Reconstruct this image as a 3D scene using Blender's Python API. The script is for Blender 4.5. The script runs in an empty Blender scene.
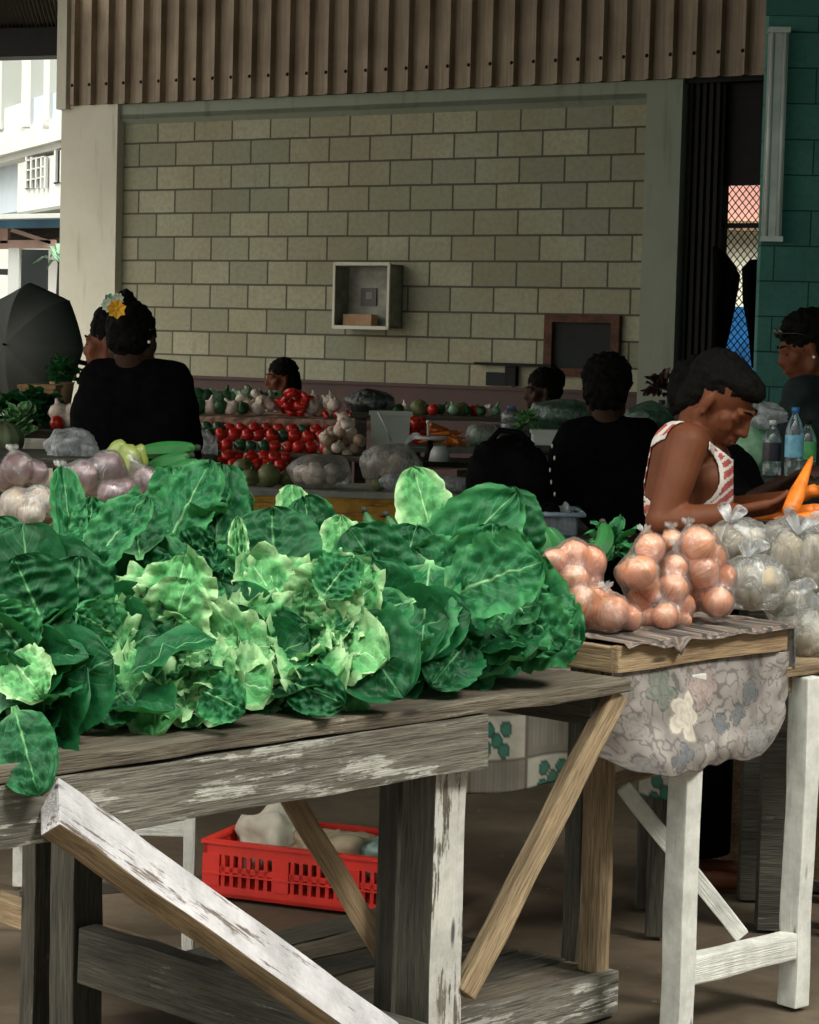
import bpy, bmesh, math, random
from mathutils import Vector, Matrix, noise, Euler
random.seed(7)
R=random.Random(11)
S=bpy.context.scene
COL=S.collection
# ------------------------------------------------------------------ camera
F_PX=2309.85; YAW=.580256; PIT=.0731713; ROLL=.0259183; EYE=1.55
cx,sx=math.cos(PIT),math.sin(PIT); cr,sr=math.cos(ROLL),math.sin(ROLL)
def ray(px,py):
    a=(px-409.5)/F_PX; b=(py-512)/F_PX
    x=a*cr+b*sr; y2=-a*sr+b*cr
    y=y2*cx+sx; z=-y2*sx+cx
    return Vector((x,z,-y))
def W(px,py,Z):
    d=ray(px,py); return d*(Z/d.y)+Vector((0,0,EYE))
def G(px,py,h=0):
    d=ray(px,py); return d*((h-EYE)/d.z)+Vector((0,0,EYE))
fwd=ray(409.5,512).normalized()
right=(ray(509.5,512)-ray(409.5,512)).normalized()
up=right.cross(fwd).normalized()
cam=bpy.data.cameras.new('camera'); co=bpy.data.objects.new('camera',cam); COL.objects.link(co)
cam.sensor_fit='VERTICAL'; cam.sensor_height=24; cam.lens=24*F_PX/1024
cam.clip_end=300; cam.clip_start=.05
mm=Matrix((right,up,-fwd)).transposed().to_4x4(); mm.translation=(0,0,EYE)
co.matrix_world=mm; S.camera=co
# ------------------------------------------------------------------ world, sun, exposure
w=bpy.data.worlds.new('sky'); S.world=w; w.use_nodes=True
nt=w.node_tree; bg=nt.nodes['Background']
tc=nt.nodes.new('ShaderNodeTexCoord'); dt=nt.nodes.new('ShaderNodeVectorMath'); dt.operation='DOT_PRODUCT'; cr_=nt.nodes.new('ShaderNodeValToRGB')
dt.inputs[1].default_value=(-.86,-.30,.40)      # the brighter side of the overcast sky is at the left
mr=nt.nodes.new('ShaderNodeMapRange'); mr.inputs[1].default_value=-1; mr.inputs[2].default_value=1
nt.links.new(tc.outputs['Generated'],dt.inputs[0]); nt.links.new(dt.outputs['Value'],mr.inputs[0]); nt.links.new(mr.outputs[0],cr_.inputs[0]); nt.links.new(cr_.outputs[0],bg.inputs[0])
e=cr_.color_ramp.elements
e[0].color=(.018,.030,.026,1); e[0].position=.40
e[1].color=(1,.95,.84,1); e[1].position=.95
m_=e.new(.70); m_.color=(.25,.29,.26,1)
m_=e.new(.84); m_.color=(.42,.44,.40,1)
# low down the sky is hidden by the surrounding buildings and trees
sz=nt.nodes.new('ShaderNodeSeparateXYZ'); nt.links.new(tc.outputs['Generated'],sz.inputs[0])
mz=nt.nodes.new('ShaderNodeMapRange'); mz.interpolation_type='SMOOTHSTEP'
for i_,v_ in((1,.40),(2,.88),(3,2.0),(4,14.0)): mz.inputs[i_].default_value=v_
nt.links.new(sz.outputs['Z'],mz.inputs[0]); nt.links.new(mz.outputs[0],bg.inputs[1])
sl=bpy.data.lights.new('sun','SUN'); so=bpy.data.objects.new('sun',sl); COL.objects.link(so)
sl.energy=3.6; sl.angle=math.radians(14); sl.color=(1,.96,.88)
SUN_FROM=Vector((.66,-.50,.90))
so.rotation_euler=SUN_FROM.to_track_quat('Z','Y').to_euler()
S.view_settings.view_transform='Standard'; S.view_settings.look='None'; S.view_settings.gamma=1
S.view_settings.use_curve_mapping=False
S.view_settings.exposure=-.12
# ------------------------------------------------------------------ material helpers
class N:
    def __init__(s,name):
        s.m=bpy.data.materials.new(name); s.m.use_nodes=True; s.t=s.m.node_tree
        s.b=s.t.nodes['Principled BSDF']; s.out=s.t.nodes['Material Output']
    def n(s,typ,inp=None,**kw):
        nd=s.t.nodes.new('ShaderNode'+typ)
        for k,v in kw.items(): setattr(nd,k,v)
        if inp:
            for k,v in inp.items(): s.put(nd.inputs[k],v)
        return nd
    def put(s,sock,v):
        if isinstance(v,bpy.types.NodeSocket): s.t.links.new(v,sock)
        elif isinstance(v,bpy.types.Node): s.t.links.new(v.outputs[0],sock)
        else:
            if isinstance(v,(tuple,list)) and len(v)==3 and sock.type=='RGBA': v=(*v,1)
            sock.default_value=v
    def coord(s,kind='Object'): return s.n('TexCoord').outputs[kind]
    def map(s,v,scale=(1,1,1),loc=(0,0,0)): return s.n('Mapping',{0:v,1:loc,3:scale}).outputs[0]
    def noise(s,v,sc,det=4,rough=.55,dist=0): return s.n('TexNoise',{'Vector':v,'Scale':sc,'Detail':det,'Roughness':rough,'Distortion':dist}).outputs[0]
    def ramp(s,f,pts):
        r=s.n('ValToRGB',{0:f}); e=r.color_ramp.elements
        while len(e)<len(pts): e.new(.5)
        for i,(p,c) in enumerate(pts):
            e[i].position=p; e[i].color=(*c,1) if isinstance(c,(tuple,list)) else (c,c,c,1)
        return r.outputs[0]
    def math(s,op,a,b=0.,c=0.,clamp=False):
        nd=s.n('Math',operation=op,use_clamp=clamp); s.put(nd.inputs[0],a); s.put(nd.inputs[1],b)
        if op in('MULTIPLY_ADD','SMOOTHSTEP'): s.put(nd.inputs[2],c)
        return nd.outputs[0]
    def mix(s,f,a,b,mode='MIX'):
        nd=s.n('MixRGB',{0:f,1:a,2:b},blend_type=mode); return nd.outputs[0]
    def bump(s,h,st=.5,d=.01):
        s.put(s.b.inputs['Normal'],s.n('Bump',{'Strength':st,'Distance':d,'Height':h}))
    def set(s,**k):
        for a,v in k.items(): s.put(s.b.inputs[a.replace('_',' ')],v)
        return s.m
def plain(name,c,rough=.7,var=.25,sc=12,metal=0,bump=0,**k):
    s=N(name); v=s.coord(); n=s.noise(v,sc)
    cc=s.mix(s.ramp(n,[(.3,0.),(.7,1.)]),tuple(x*(1-var) for x in c),tuple(min(1,x*(1+var)) for x in c))
    if bump: s.bump(n,bump,.01)
    s.set(Base_Color=cc,Roughness=rough,Metallic=metal,**k); return s.m
def wood(name,a,b,paint=None,amt=0.,rough=.8,psc=5,grain=1.):
    s=N(name); c=s.coord(); rnd=s.n('ObjectInfo').outputs['Random']
    off=s.n('CombineXYZ',{0:s.math('MULTIPLY',rnd,37.),1:s.math('MULTIPLY',rnd,11.),2:0.})
    v=s.n('VectorMath',{0:c,1:off},operation='ADD').outputs[0]
    g=s.noise(s.map(v,(1.5,30,30)),3,6,.65,.4)
    g2=s.noise(s.map(v,(4,90,90)),3,3,.6)
    big=s.noise(s.map(v,(1.2,3,3)),3,4)
    col=s.mix(s.ramp(g,[(.32,0.),(.68,1.)]),a,b)
    col=s.mix(s.ramp(g2,[(.50,0.),(.62,.55*grain)]),col,tuple(x*.25 for x in a))
    col=s.mix(s.ramp(big,[(.35,.55),(.6,0.)]),col,tuple(x*.3 for x in a))
    if paint:
        pm=s.math('ADD',s.math('MULTIPLY',s.noise(s.map(v,(1.2,4,4)),psc,8,.7),.62),s.math('MULTIPLY',g,.38))
        m=s.ramp(pm,[(.62-amt*.3,0.),(.66-amt*.3,1.)])
        pc=s.mix(s.ramp(s.noise(v,9,5,.7),[(.35,0.),(.65,1.)]),tuple(x*.62 for x in paint),paint)
        col=s.mix(m,col,pc)
    vor=s.n('TexVoronoi',{'Vector':s.map(v,(3,14,14)),'Scale':1.}).outputs['Distance']
    col=s.mix(s.ramp(vor,[(.05,.85),(.11,0.)]),col,(.01,.008,.006))
    s.bump(s.math('ADD',g,g2),.6,.006)
    s.set(Base_Color=col,Roughness=rough); return s.m
# ------------------------------------------------------------------ object helpers
def props(o,label=None,cat=None,group=None,kind=None):
    if label:o['label']=label
    if cat:o['category']=cat
    if group:o['group']=group
    if kind:o['kind']=kind
    return o
def thing(name,label,cat,loc,group=None):
    o=bpy.data.objects.new(name,None); COL.objects.link(o); o.location=loc; o.empty_display_size=.05
    return props(o,label,cat,group)
def ref(parent):
    v=Vector((0,0,0))
    while parent: v+=parent.location; parent=parent.parent
    return v
def obj(name,bm,mat,parent=None,smooth=True,mats=None,base=None,local=False,label=None,sharp=None):
    """bm in world coordinates (or local=True)"""
    me=bpy.data.meshes.new(name)
    if isinstance(bm,bmesh.types.BMesh):
        b=Vector(base) if base is not None else Vector((0,0,0))
        if not local:
            bmesh.ops.translate(bm,verts=bm.verts,vec=-(b+ref(parent)))
        bm.to_mesh(me); bm.free()
    else:
        me=bm; b=Vector(base) if base is not None else Vector((0,0,0))
        if not local:
            me.transform(Matrix.Translation(-(b+ref(parent))))
    if mats:
        for m in mats: me.materials.append(m)
    elif mat: me.materials.append(mat)
    if smooth:
        for p in me.polygons: p.use_smooth=True
        if sharp: me.set_sharp_from_angle(angle=math.radians(sharp))
    o=bpy.data.objects.new(name,me); COL.objects.link(o)
    if parent: o.parent=parent
    o.location=b
    if label:o['label']=label
    return o
def dup(o,loc=None,rot=None,label=None,group=None,scale=None):
    c=o.copy(); COL.objects.link(c)
    for ch in o.children:
        k=ch.copy(); COL.objects.link(k); k.parent=c
    if loc is not None:c.location=loc
    if rot is not None:c.rotation_euler=rot
    if scale is not None:c.scale=(scale,)*3 if not isinstance(scale,(tuple,list,Vector)) else scale
    if label:c['label']=label
    if group:c['group']=group
    return c
def BM(): return bmesh.new()
def box(bm,lo,hi,bev=0):
    g=bmesh.ops.create_cube(bm,size=1)['verts']
    for v in g: v.co=Vector([lo[i]+(hi[i]-lo[i])*(v.co[i]+.5) for i in range(3)])
    if bev:
        es={e for v in g for e in v.link_edges}
        bmesh.ops.bevel(bm,geom=list(es),offset=bev,segments=2,affect='EDGES',profile=.6)
    return bm
def prism(bm,a,b,c,d,h):
    """quad footprint abcd (Vectors) extruded by vector h"""
    lo=[bm.verts.new(x) for x in(a,b,c,d)]; hi=[bm.verts.new(Vector(x)+Vector(h)) for x in(a,b,c,d)]
    fs=[bm.faces.new(lo[::-1]),bm.faces.new(hi)]
    for i in range(4): fs.append(bm.faces.new((lo[i],lo[(i+1)%4],hi[(i+1)%4],hi[i])))
    bmesh.ops.recalc_face_normals(bm,faces=fs)
    return bm
def tube(bm,pts,rads,seg=10,cap=True):
    pts=[Vector(p) for p in pts]
    if not isinstance(rads,(list,tuple)): rads=[rads]*len(pts)
    t=(pts[1]-pts[0]).normalized(); n=t.orthogonal().normalized(); rings=[]
    for i,p in enumerate(pts):
        if i: 
            t2=(pts[min(i+1,len(pts)-1)]-pts[i-1]).normalized()
            n=(n-t2*n.dot(t2)).normalized(); t=t2
        b=t.cross(n)
        rings.append([bm.verts.new(p+(n*math.cos(2*math.pi*k/seg)+b*math.sin(2*math.pi*k/seg))*rads[i]) for k in range(seg)])
    for i in range(len(pts)-1):
        for k in range(seg): bm.faces.new((rings[i][k],rings[i][(k+1)%seg],rings[i+1][(k+1)%seg],rings[i+1][k]))
    if cap: bm.faces.new(rings[0][::-1]); bm.faces.new(rings[-1])
    return bm
def ell(bm,c,r,rot=None,u=16,v=10):
    M=Matrix.Translation(Vector(c))@(rot.to_4x4() if rot else Matrix())@Matrix.Diagonal((*( (r,)*3 if not isinstance(r,(tuple,list)) else r),1))
    return bmesh.ops.create_uvsphere(bm,u_segments=u,v_segments=v,radius=1,matrix=M)['verts']
def lathe(bm,prof,seg=24,c=(0,0,0)):
    c=Vector(c); rings=[]
    for r,z in prof: rings.append([bm.verts.new(c+Vector((r*math.cos(2*math.pi*k/seg),r*math.sin(2*math.pi*k/seg),z))) for k in range(seg)])
    for i in range(len(prof)-1):
        for k in range(seg): bm.faces.new((rings[i][k],rings[i][(k+1)%seg],rings[i+1][(k+1)%seg],rings[i+1][k]))
    bm.faces.new(rings[0][::-1]); bm.faces.new(rings[-1])
    return bm
def beam(name,p0,p1,w,t,mat,parent,side=(0,0,1),jit=.0022,label=None,bev=.004,n=14):
    """timber from p0 to p1; w = size along 'side', t = the other size; mesh lies along local X"""
    p0=Vector(p0);p1=Vector(p1); x=(p1-p0); L=x.length; x.normalize()
    z=Vector(side); z=(z-x*z.dot(x)).normalized(); y=z.cross(x)
    bm=BM(); box(bm,(0,-t/2,-w/2),(L,t/2,w/2),bev)
    es=[e for e in bm.edges if abs((e.verts[0].co-e.verts[1].co).x)>L*.5]
    bmesh.ops.subdivide_edges(bm,edges=es,cuts=n)
    sd=Vector((R.random()*50,R.random()*50,0))
    for v in bm.verts:
        v.co+=noise.noise_vector(v.co*6+sd)*jit*2
    me=bpy.data.meshes.new(name); bm.to_mesh(me); bm.free(); me.materials.append(mat)
    o=bpy.data.objects.new(name,me); COL.objects.link(o)
    M=Matrix((x,y,z)).transposed().to_4x4(); M.translation=p0-ref(parent)
    o.parent=parent; o.matrix_basis=M
    if label:o['label']=label
    return o
def fuse(bm,voxel,smooth=4,fac=.5):
    """voxel-union of everything in bm as one continuous surface -> mesh"""
    me=bpy.data.meshes.new('tmp'); bm.to_mesh(me); bm.free()
    o=bpy.data.objects.new('tmp',me); COL.objects.link(o)
    m=o.modifiers.new('r','REMESH'); m.mode='VOXEL'; m.voxel_size=voxel
    if smooth: s=o.modifiers.new('s','SMOOTH'); s.iterations=smooth; s.factor=fac
    dg=bpy.context.evaluated_depsgraph_get()
    r=bpy.data.meshes.new_from_object(o.evaluated_get(dg))
    bpy.data.objects.remove(o); bpy.data.meshes.remove(me)
    return r
def cap(bm,a,b,ra,rb,n=6,seg=16):
    """tapered round-ended limb"""
    a=Vector(a);b=Vector(b)
    tube(bm,[a.lerp(b,i/n) for i in range(n+1)],[ra+(rb-ra)*i/n for i in range(n+1)],seg)
    ell(bm,a,ra);ell(bm,b,rb)
# ------------------------------------------------------------------ materials
M={}
M['old_wood']=wood('old grey timber',(.10,.085,.065),(.24,.22,.18),(.48,.46,.41),.30)
M['old_wood_white']=wood('timber with flaking white paint',(.13,.10,.075),(.30,.25,.20),(.76,.72,.72),.85)
M['brace_wood']=wood('whitish stained brace timber',(.16,.12,.10),(.30,.24,.21),(.66,.62,.64),.66,psc=4)
M['post_wood']=wood('worn whitish post timber',(.11,.095,.07),(.27,.24,.19),(.66,.63,.58),.58)
M['dark_wood']=wood('dark brown timber',(.035,.032,.024),(.11,.10,.075),(.25,.25,.20),.05)
M['tan_wood']=wood('tan sawn timber',(.26,.16,.085),(.50,.36,.21),rough=.75,grain=.6)
M['tan_wood2']=wood('grubby tan timber',(.20,.13,.07),(.40,.29,.17),rough=.8)
M['white_wood']=wood('white painted timber',(.30,.26,.20),(.45,.42,.36),(.74,.72,.67),1.0,grain=.4)
M['top_wood']=wood('worn table planks',(.07,.055,.038),(.22,.18,.13),(.42,.38,.30),.1)
M['black_cloth']=plain('black cloth',(.0035,.0035,.004),1.,.4,30,bump=.3,Specular_IOR_Level=.05)
M['hair']=plain('black hair',(.004,.0035,.003),.8,.5,60,bump=.8,Specular_IOR_Level=.12)
M['black_bag']=plain('black bag fabric',(.0045,.0045,.005),.9,.4,20,bump=.4,Specular_IOR_Level=.08)
M['maroon']=plain('maroon wall paint',(.045,.013,.011),.6,.3,4)
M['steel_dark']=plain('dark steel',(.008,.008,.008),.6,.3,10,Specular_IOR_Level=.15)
M['white_paint']=plain('white render',(.62,.63,.61),.8,.06,.8)
M['pale_blue']=plain('pale blue panel',(.52,.60,.68),.7,.08,2)
M['blue_fascia']=plain('blue fascia',(.10,.22,.36),.6,.2,3)
M['pink_wood']=plain('pinkish timber',(.42,.27,.23),.8,.15,6)
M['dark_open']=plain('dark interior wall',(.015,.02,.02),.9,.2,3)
M['white_plastic']=plain('white plastic',(.55,.57,.55),.35,.08,4)
M['blue_cap']=plain('blue plastic',(.03,.16,.42),.35,.1,6)
M['basket']=plain('woven cane',(.42,.24,.11),.7,.35,40,bump=.5)
M['yellow_board']=wood('yellow painted board',(.45,.20,.03),(.75,.38,.06),(.75,.40,.06),.6)
M['grey_counter']=plain('grey counter top',(.30,.31,.27),.6,.3,8)
M['red_plastic']=plain('red crate plastic',(.62,.028,.018),.4,.2,6)
# block wall
def blockwall(name,c1,c2,mort,uoff,stain,groove=.0085):
    s=N(name); uv=s.coord('UV'); v=s.map(uv,(1,1,1),(uoff,0,0))
    v=s.n('VectorMath',{0:v,1:s.n('VectorMath',{0:s.n('TexNoise',{'Vector':uv,'Scale':5.}).outputs['Color'],1:(.006,.006,0)},operation='MULTIPLY').outputs[0]},operation='ADD').outputs[0]
    b=s.n('TexBrick',{'Vector':v,'Color1':(0,0,0,1),'Color2':(1,1,1,1),'Mortar':(.5,.5,.5,1),'Scale':1.,'Mortar Size':groove,'Mortar Smooth':.15,'Bias':0.,'Brick Width':.4,'Row Height':.2},offset=.5,offset_frequency=2,squash=1,squash_frequency=2)
    tint=b.outputs['Color']; fac=b.outputs['Fac']
    col=s.mix(tint,c1,c2)
    n1=s.noise(uv,1.1,5,.6); n2=s.noise(uv,26,5,.7); n3=s.noise(s.map(uv,(6,1,1)),2.2,4,.6)
    col=s.mix(s.ramp(n1,[(.38,.5),(.62,0.)]),col,stain)
    col=s.mix(s.ramp(n2,[(.35,.32),(.6,0.)]),col,tuple(x*.5 for x in c1))
    col=s.mix(s.ramp(n3,[(.60,0.),(.75,.35)]),col,tuple(x*.6 for x in stain))
    col=s.mix(fac,col,mort)
    h=s.math('SUBTRACT',s.math('MULTIPLY',n2,.25),fac)
    s.bump(h,.8,.012)
    s.set(Base_Color=col,Roughness=.9); return s.m
M['blocks']=blockwall('painted concrete blocks',(.25,.265,.195),(.42,.415,.30),(.085,.085,.06),0,(.29,.25,.15))
M['teal_blocks']=blockwall('teal painted blocks',(.075,.24,.21),(.09,.29,.25),(.012,.06,.052),.12,(.03,.12,.10),.004)
def render_mat(name,c,st):
    s=N(name); v=s.coord(); n=s.noise(v,1.3,6,.65); n2=s.noise(s.map(v,(8,8,.8)),1.5,4)
    col=s.mix(s.ramp(n,[(.35,.45),(.65,0.)]),c,st); col=s.mix(s.ramp(n2,[(.58,0.),(.72,.4)]),col,tuple(x*.6 for x in st))
    s.bump(s.noise(v,30),.2,.01); s.set(Base_Color=col,Roughness=.85); return s.m
M['pillar']=render_mat('pale painted render',(.66,.65,.56),(.46,.44,.34))
M['green_render']=render_mat('green grey painted render',(.27,.31,.25),(.19,.21,.15))
def clad_mat():
    s=N('ribbed cladding'); v=s.coord('UV'); n=s.noise(s.map(v,(40,1.2,1)),1.,5,.7); n2=s.noise(v,3,4)
    col=s.mix(s.ramp(n,[(.35,0.),(.65,1.)]),(.24,.18,.12),(.42,.34,.25)); col=s.mix(s.ramp(n2,[(.35,.5),(.6,0.)]),col,(.17,.12,.08))
    s.set(Base_Color=col,Roughness=.6); return s.m
M['clad']=clad_mat()
def ground_mat():
    s=N('dirty concrete ground'); v=s.coord(); n=s.noise(v,.8,7,.65); n2=s.noise(v,14,5,.7)
    col=s.mix(s.ramp(n,[(.3,0.),(.7,1.)]),(.06,.042,.027),(.15,.112,.072)); col=s.mix(s.ramp(n2,[(.4,.4),(.6,0.)]),col,(.05,.036,.024))
    vo=s.n('TexVoronoi',{'Vector':v,'Scale':9.}).outputs['Distance']
    col=s.mix(s.ramp(vo,[(.04,.6),(.07,0.)]),col,(.30,.26,.2))
    s.bump(n2,.4,.01); s.set(Base_Color=col,Roughness=s.ramp(n,[(.3,.55),(.7,.9)])); return s.m
M['ground']=ground_mat()
def leaf_mat(name,dark,mid,pale,rib,trans=.18):
    s=N(name); uv=s.coord('UV'); q=s.n('SeparateXYZ',{0:uv}); U=q.outputs[0]; V=q.outputs[1]
    a=s.math('ABSOLUTE',s.math('SUBTRACT',V,.5))            # 0 on the midrib, .5 at the edge
    obc=s.coord()
    n=s.noise(obc,38,6,.7); n2=s.noise(obc,9,4)
    col=s.mix(s.ramp(n,[(.30,0.),(.72,1.)]),dark,mid)
    edge=s.math('ADD',a,s.math('MULTIPLY',s.math('SUBTRACT',n,.5),.22))
    col=s.mix(s.ramp(edge,[(.30,0.),(.50,.45)]),col,pale)
    col=s.mix(s.ramp(n2,[(.5,0.),(.8,.15)]),col,pale)
    vein=s.math('SINE',s.math('MULTIPLY',s.math('SUBTRACT',U,s.math('MULTIPLY',a,.9)),52.))
    vm=s.math('MULTIPLY',s.ramp(vein,[(.90,0.),(1.,1.)]),s.ramp(a,[(.02,1.),(.42,.0)]))
    rm=s.ramp(s.math('ADD',a,s.math('MULTIPLY',U,.018)),[(.012,.8),(.032,0.)])
    m=s.math('MAXIMUM',s.math('MULTIPLY',vm,.22),rm)
    col=s.mix(m,col,rib)
    tip=s.ramp(U,[(.0,1.),(.16,0.)]); col=s.mix(tip,col,rib)
    s.bump(s.math('SUBTRACT',s.noise(obc,42,3,.6),s.math('MULTIPLY',m,.5)),.40,.006)
    s.set(Base_Color=col,Roughness=.5); s.b.inputs['Specular IOR Level'].default_value=.22
    tr=s.n('BsdfTranslucent',{0:s.mix(.5,col,(.10,.45,.08))}); mx=s.n('MixShader',{0:trans,1:s.b.outputs[0],2:tr.outputs[0]})
    s.t.links.new(mx.outputs[0],s.out.inputs[0]); return s.m
M['leaf_dark']=leaf_mat('dark green broad leaf',(.0025,.040,.014),(.007,.090,.028),(.022,.17,.055),(.16,.42,.17))
M['leaf_mid']=leaf_mat('mid green crinkled leaf',(.004,.062,.020),(.014,.15,.048),(.085,.34,.12),(.26,.52,.24))
M['leaf_pale']=leaf_mat('pale frilly leaf',(.018,.14,.04),(.13,.42,.14),(.70,.90,.52),(.50,.74,.42))  # light green frills, edges whitened further as painted sun highlights
M['stalk']=plain('pale stalk',(.30,.48,.24),.5,.2,20)
def skin(name,c):
    s=N(name); n=s.noise(s.coord(),18,4); col=s.mix(s.ramp(n,[(.3,0.),(.7,1.)]),tuple(x*.8 for x in c),c)
    s.set(Base_Color=col,Roughness=.58); s.b.inputs['Specular IOR Level'].default_value=.3; s.b.inputs['Subsurface Weight'].default_value=.05; s.b.inputs['Subsurface Radius'].default_value=(.01,.004,.002); return s.m
M['skin']=skin('warm brown skin',(.165,.050,.020)); M['skin_dark']=skin('dark brown skin',(.05,.020,.011))
def onion_mat(name,a,b,c):
    s=N(name); v=s.coord(); q=s.n('SeparateXYZ',{0:v}); ang=s.math('ARCTAN2',q.outputs[1],q.outputs[0])
    st=s.noise(s.n('CombineXYZ',{0:s.math('MULTIPLY',ang,7.),1:s.math('MULTIPLY',q.outputs[2],8.),2:s.math('MULTIPLY',s.n('ObjectInfo').outputs['Random'],20.)}).outputs[0],1.2,4,.6)
    col=s.mix(s.ramp(st,[(.3,0.),(.7,1.)]),a,b)
    col=s.mix(s.ramp(q.outputs[2],[(.030,0.),(.044,.8)]),col,c)
    s.set(Base_Color=col,Roughness=.35); return s.m
M['onion']=onion_mat('brown onion skin',(.55,.15,.045),(.88,.42,.22),(.62,.42,.24))
M['red_onion']=onion_mat('purple onion skin',(.06,.018,.03),(.22,.08,.11),(.40,.28,.20))
M['potato']=plain('pale tuber skin',(.42,.34,.24),.8,.35,14)
def film(name,tint,cover,rough=.18,streak=(1,1,1)):
    s=N(name); v=s.coord()
    tr=s.n('BsdfTransparent',{0:(*tint,1)}); gl=s.n('BsdfGlossy',{0:(1,1,1,1),'Roughness':rough}); df=s.n('BsdfTranslucent',{0:(*streak,1)}); d2=s.n('BsdfDiffuse',{0:(*streak,1)})
    n=s.noise(s.map(v,(1,1,.45)),30,5,.7,.8)
    hz=s.ramp(n,[(.42,cover*.35),(.60,cover),(.72,min(1,cover*2.2))])
    dd=s.n('MixShader',{0:.55,1:d2.outputs[0],2:df.outputs[0]})
    a=s.n('MixShader',{0:hz,1:tr.outputs[0],2:dd.outputs[0]})
    bmp=s.n('Bump',{'Strength':.9,'Distance':.012,'Height':n}); s.t.links.new(bmp.outputs[0],gl.inputs['Normal'])
    fr=s.n('Fresnel',{0:1.45}); s.t.links.new(bmp.outputs[0],fr.inputs['Normal'])
    b=s.n('MixShader',{0:s.math('MULTIPLY_ADD',fr,.8,.05),1:a.outputs[0],2:gl.outputs[0]})
    s.t.links.new(b.outputs[0],s.out.inputs[0]); return s.m
M['film']=film('clear plastic film',(.97,.97,.97),.20)
M['film_haze']=film('hazy plastic film',(.92,.93,.92),.45,.25,(.85,.85,.83))
M['film_white']=film('white plastic film',(.8,.82,.84),.9,.3,(.86,.88,.92))
M['film_green']=film('green tinted plastic film',(.55,.82,.68),.30,.2,(.45,.70,.58))
M['film_dark']=film('grey plastic film',(.30,.33,.34),.35,.2,(.25,.28,.28))
def glassy(name,c,al=.25):
    s=N(name); tr=s.n('BsdfTransparent',{0:(*c,1)}); gl=s.n('BsdfGlossy',{0:(1,1,1,1),'Roughness':.06}); d=s.n('BsdfDiffuse',{0:(.6,.65,.7,1)})
    m1=s.n('MixShader',{0:al,1:tr.outputs[0],2:d.outputs[0]}); m2=s.n('MixShader',{0:s.math('MULTIPLY_ADD',s.n('Fresnel',{0:1.45}),.9,.03),1:m1.outputs[0],2:gl.outputs[0]})
    s.t.links.new(m2.outputs[0],s.out.inputs[0]); return s.m
M['pet']=glassy('clear bottle plastic',(.85,.93,.95),.08)
M['tub']=glassy('clear box plastic',(.72,.80,.88),.22)
M['water']=plain('blue printed label',(.18,.45,.62),.4,.35,40)
M['label_dark']=plain('dark printed label',(.02,.015,.03),.4,.6,50)
M['label_green']=plain('green printed label',(.12,.45,.16),.4,.3,40)
M['tomato']=plain('tomato skin',(.55,.022,.014),.18,.25,8)
M['tomato_green']=plain('green tomato skin',(.03,.09,.04),.2,.3,8)
M['calyx']=plain('green calyx',(.03,.12,.02),.6,.2)
M['squash']=plain('green brown squash skin',(.13,.15,.055),.45,.5,12)
M['carrot']=plain('carrot skin',(.85,.20,.018),.45,.25,30,bump=.3)
M['pod']=plain('green plantain skin',(.018,.125,.028),.45,.4,9)
M['pod_tip']=plain('dark plantain tip',(.02,.02,.012),.8,.3)
M['garlic']=plain('garlic skin',(.72,.60,.52),.5,.3,22,bump=.3)
M['greens']=plain('dark leafy greens',(.02,.085,.03),.5,.7,18)
M['pale_greens']=plain('pale leafy greens',(.22,.42,.26),.5,.4,18)
M['yellow']=plain('yellow petals',(.85,.45,.03),.6,.2); M['white_petal']=plain('white petals',(.7,.75,.65),.6,.2)
M['orange']=plain('orange flowers',(.75,.16,.03),.6,.4,20)
M['pumpkin']=plain('striped green pumpkin skin',(.11,.13,.07),.5,.45,9)
M['rust']=wood('rusty plywood',(.20,.11,.05),(.42,.26,.14),rough=.8)
M['pink_cloth']=plain('pink table covering',(.55,.28,.20),.7,.45,16)
M['card']=plain('brown cardboard',(.36,.22,.12),.8,.2)
M['silver']=plain('galvanised metal',(.50,.53,.50),.35,.15,9,metal=.6)
M['lamp_tube']=plain('unlit lamp tube',(.55,.60,.56),.3,.05,4)
M['eye']=plain('dark eyes',(.01,.008,.008),.2,.1); M['lip']=plain('lips',(.22,.06,.045),.4,.1)
M['pearl']=plain('pearl stud',(.9,.9,.85),.15,.02)
# ------------------------------------------------------------------ the setting
WO=Vector((-2.3973,20.0246,0)); WD=Vector((math.cos(YAW),-math.sin(YAW),0)); WN=Vector((-math.sin(YAW),-math.cos(YAW),0))
def wp(u,z,off=0): return WO+WD*u+WN*off+Vector((0,0,z))
def wall_uz(px,py,off=0):
    O=WO+WN*off; d=ray(px,py); t=O.dot(WN)/Vector((d.x,d.y,0)).dot(WN); p=d*t
    return (Vector((p.x,p.y,0))-O).dot(WD), p.z+EYE
def wbox(bm,u0,u1,z0,z1,o0,o1):
    return prism(bm,wp(u0,z0,o0),wp(u1,z0,o0),wp(u1,z0,o1),wp(u0,z0,o1),(0,0,z1-z0))
def uvs(o,fn):
    me=o.data; l=me.uv_layers.new(name='UVMap'); b=ref(o.parent)+o.location
    for lp in me.loops: l.data[lp.index].uv=fn(me.vertices[lp.vertex_index].co+b)
def st(name,bm,mat,parent=None,smooth=False,mats=None,uv=None):
    o=obj(name,bm,mat,parent,smooth,mats); 
    if not parent:o['kind']='structure'
    if uv: uvs(o,uv)
    return o
bm=BM(); g=bmesh.ops.create_grid(bm,x_segments=90,y_segments=90,size=1)['verts']
for v in g:
    v.co=Vector((v.co.x*30,v.co.y*32+28,0)); v.co.z=noise.noise(v.co*.5)*.012-.012
st('floor',bm,M['ground'],smooth=True)
wuv=lambda p:((p-WO).dot(WD), p.z)
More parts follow.
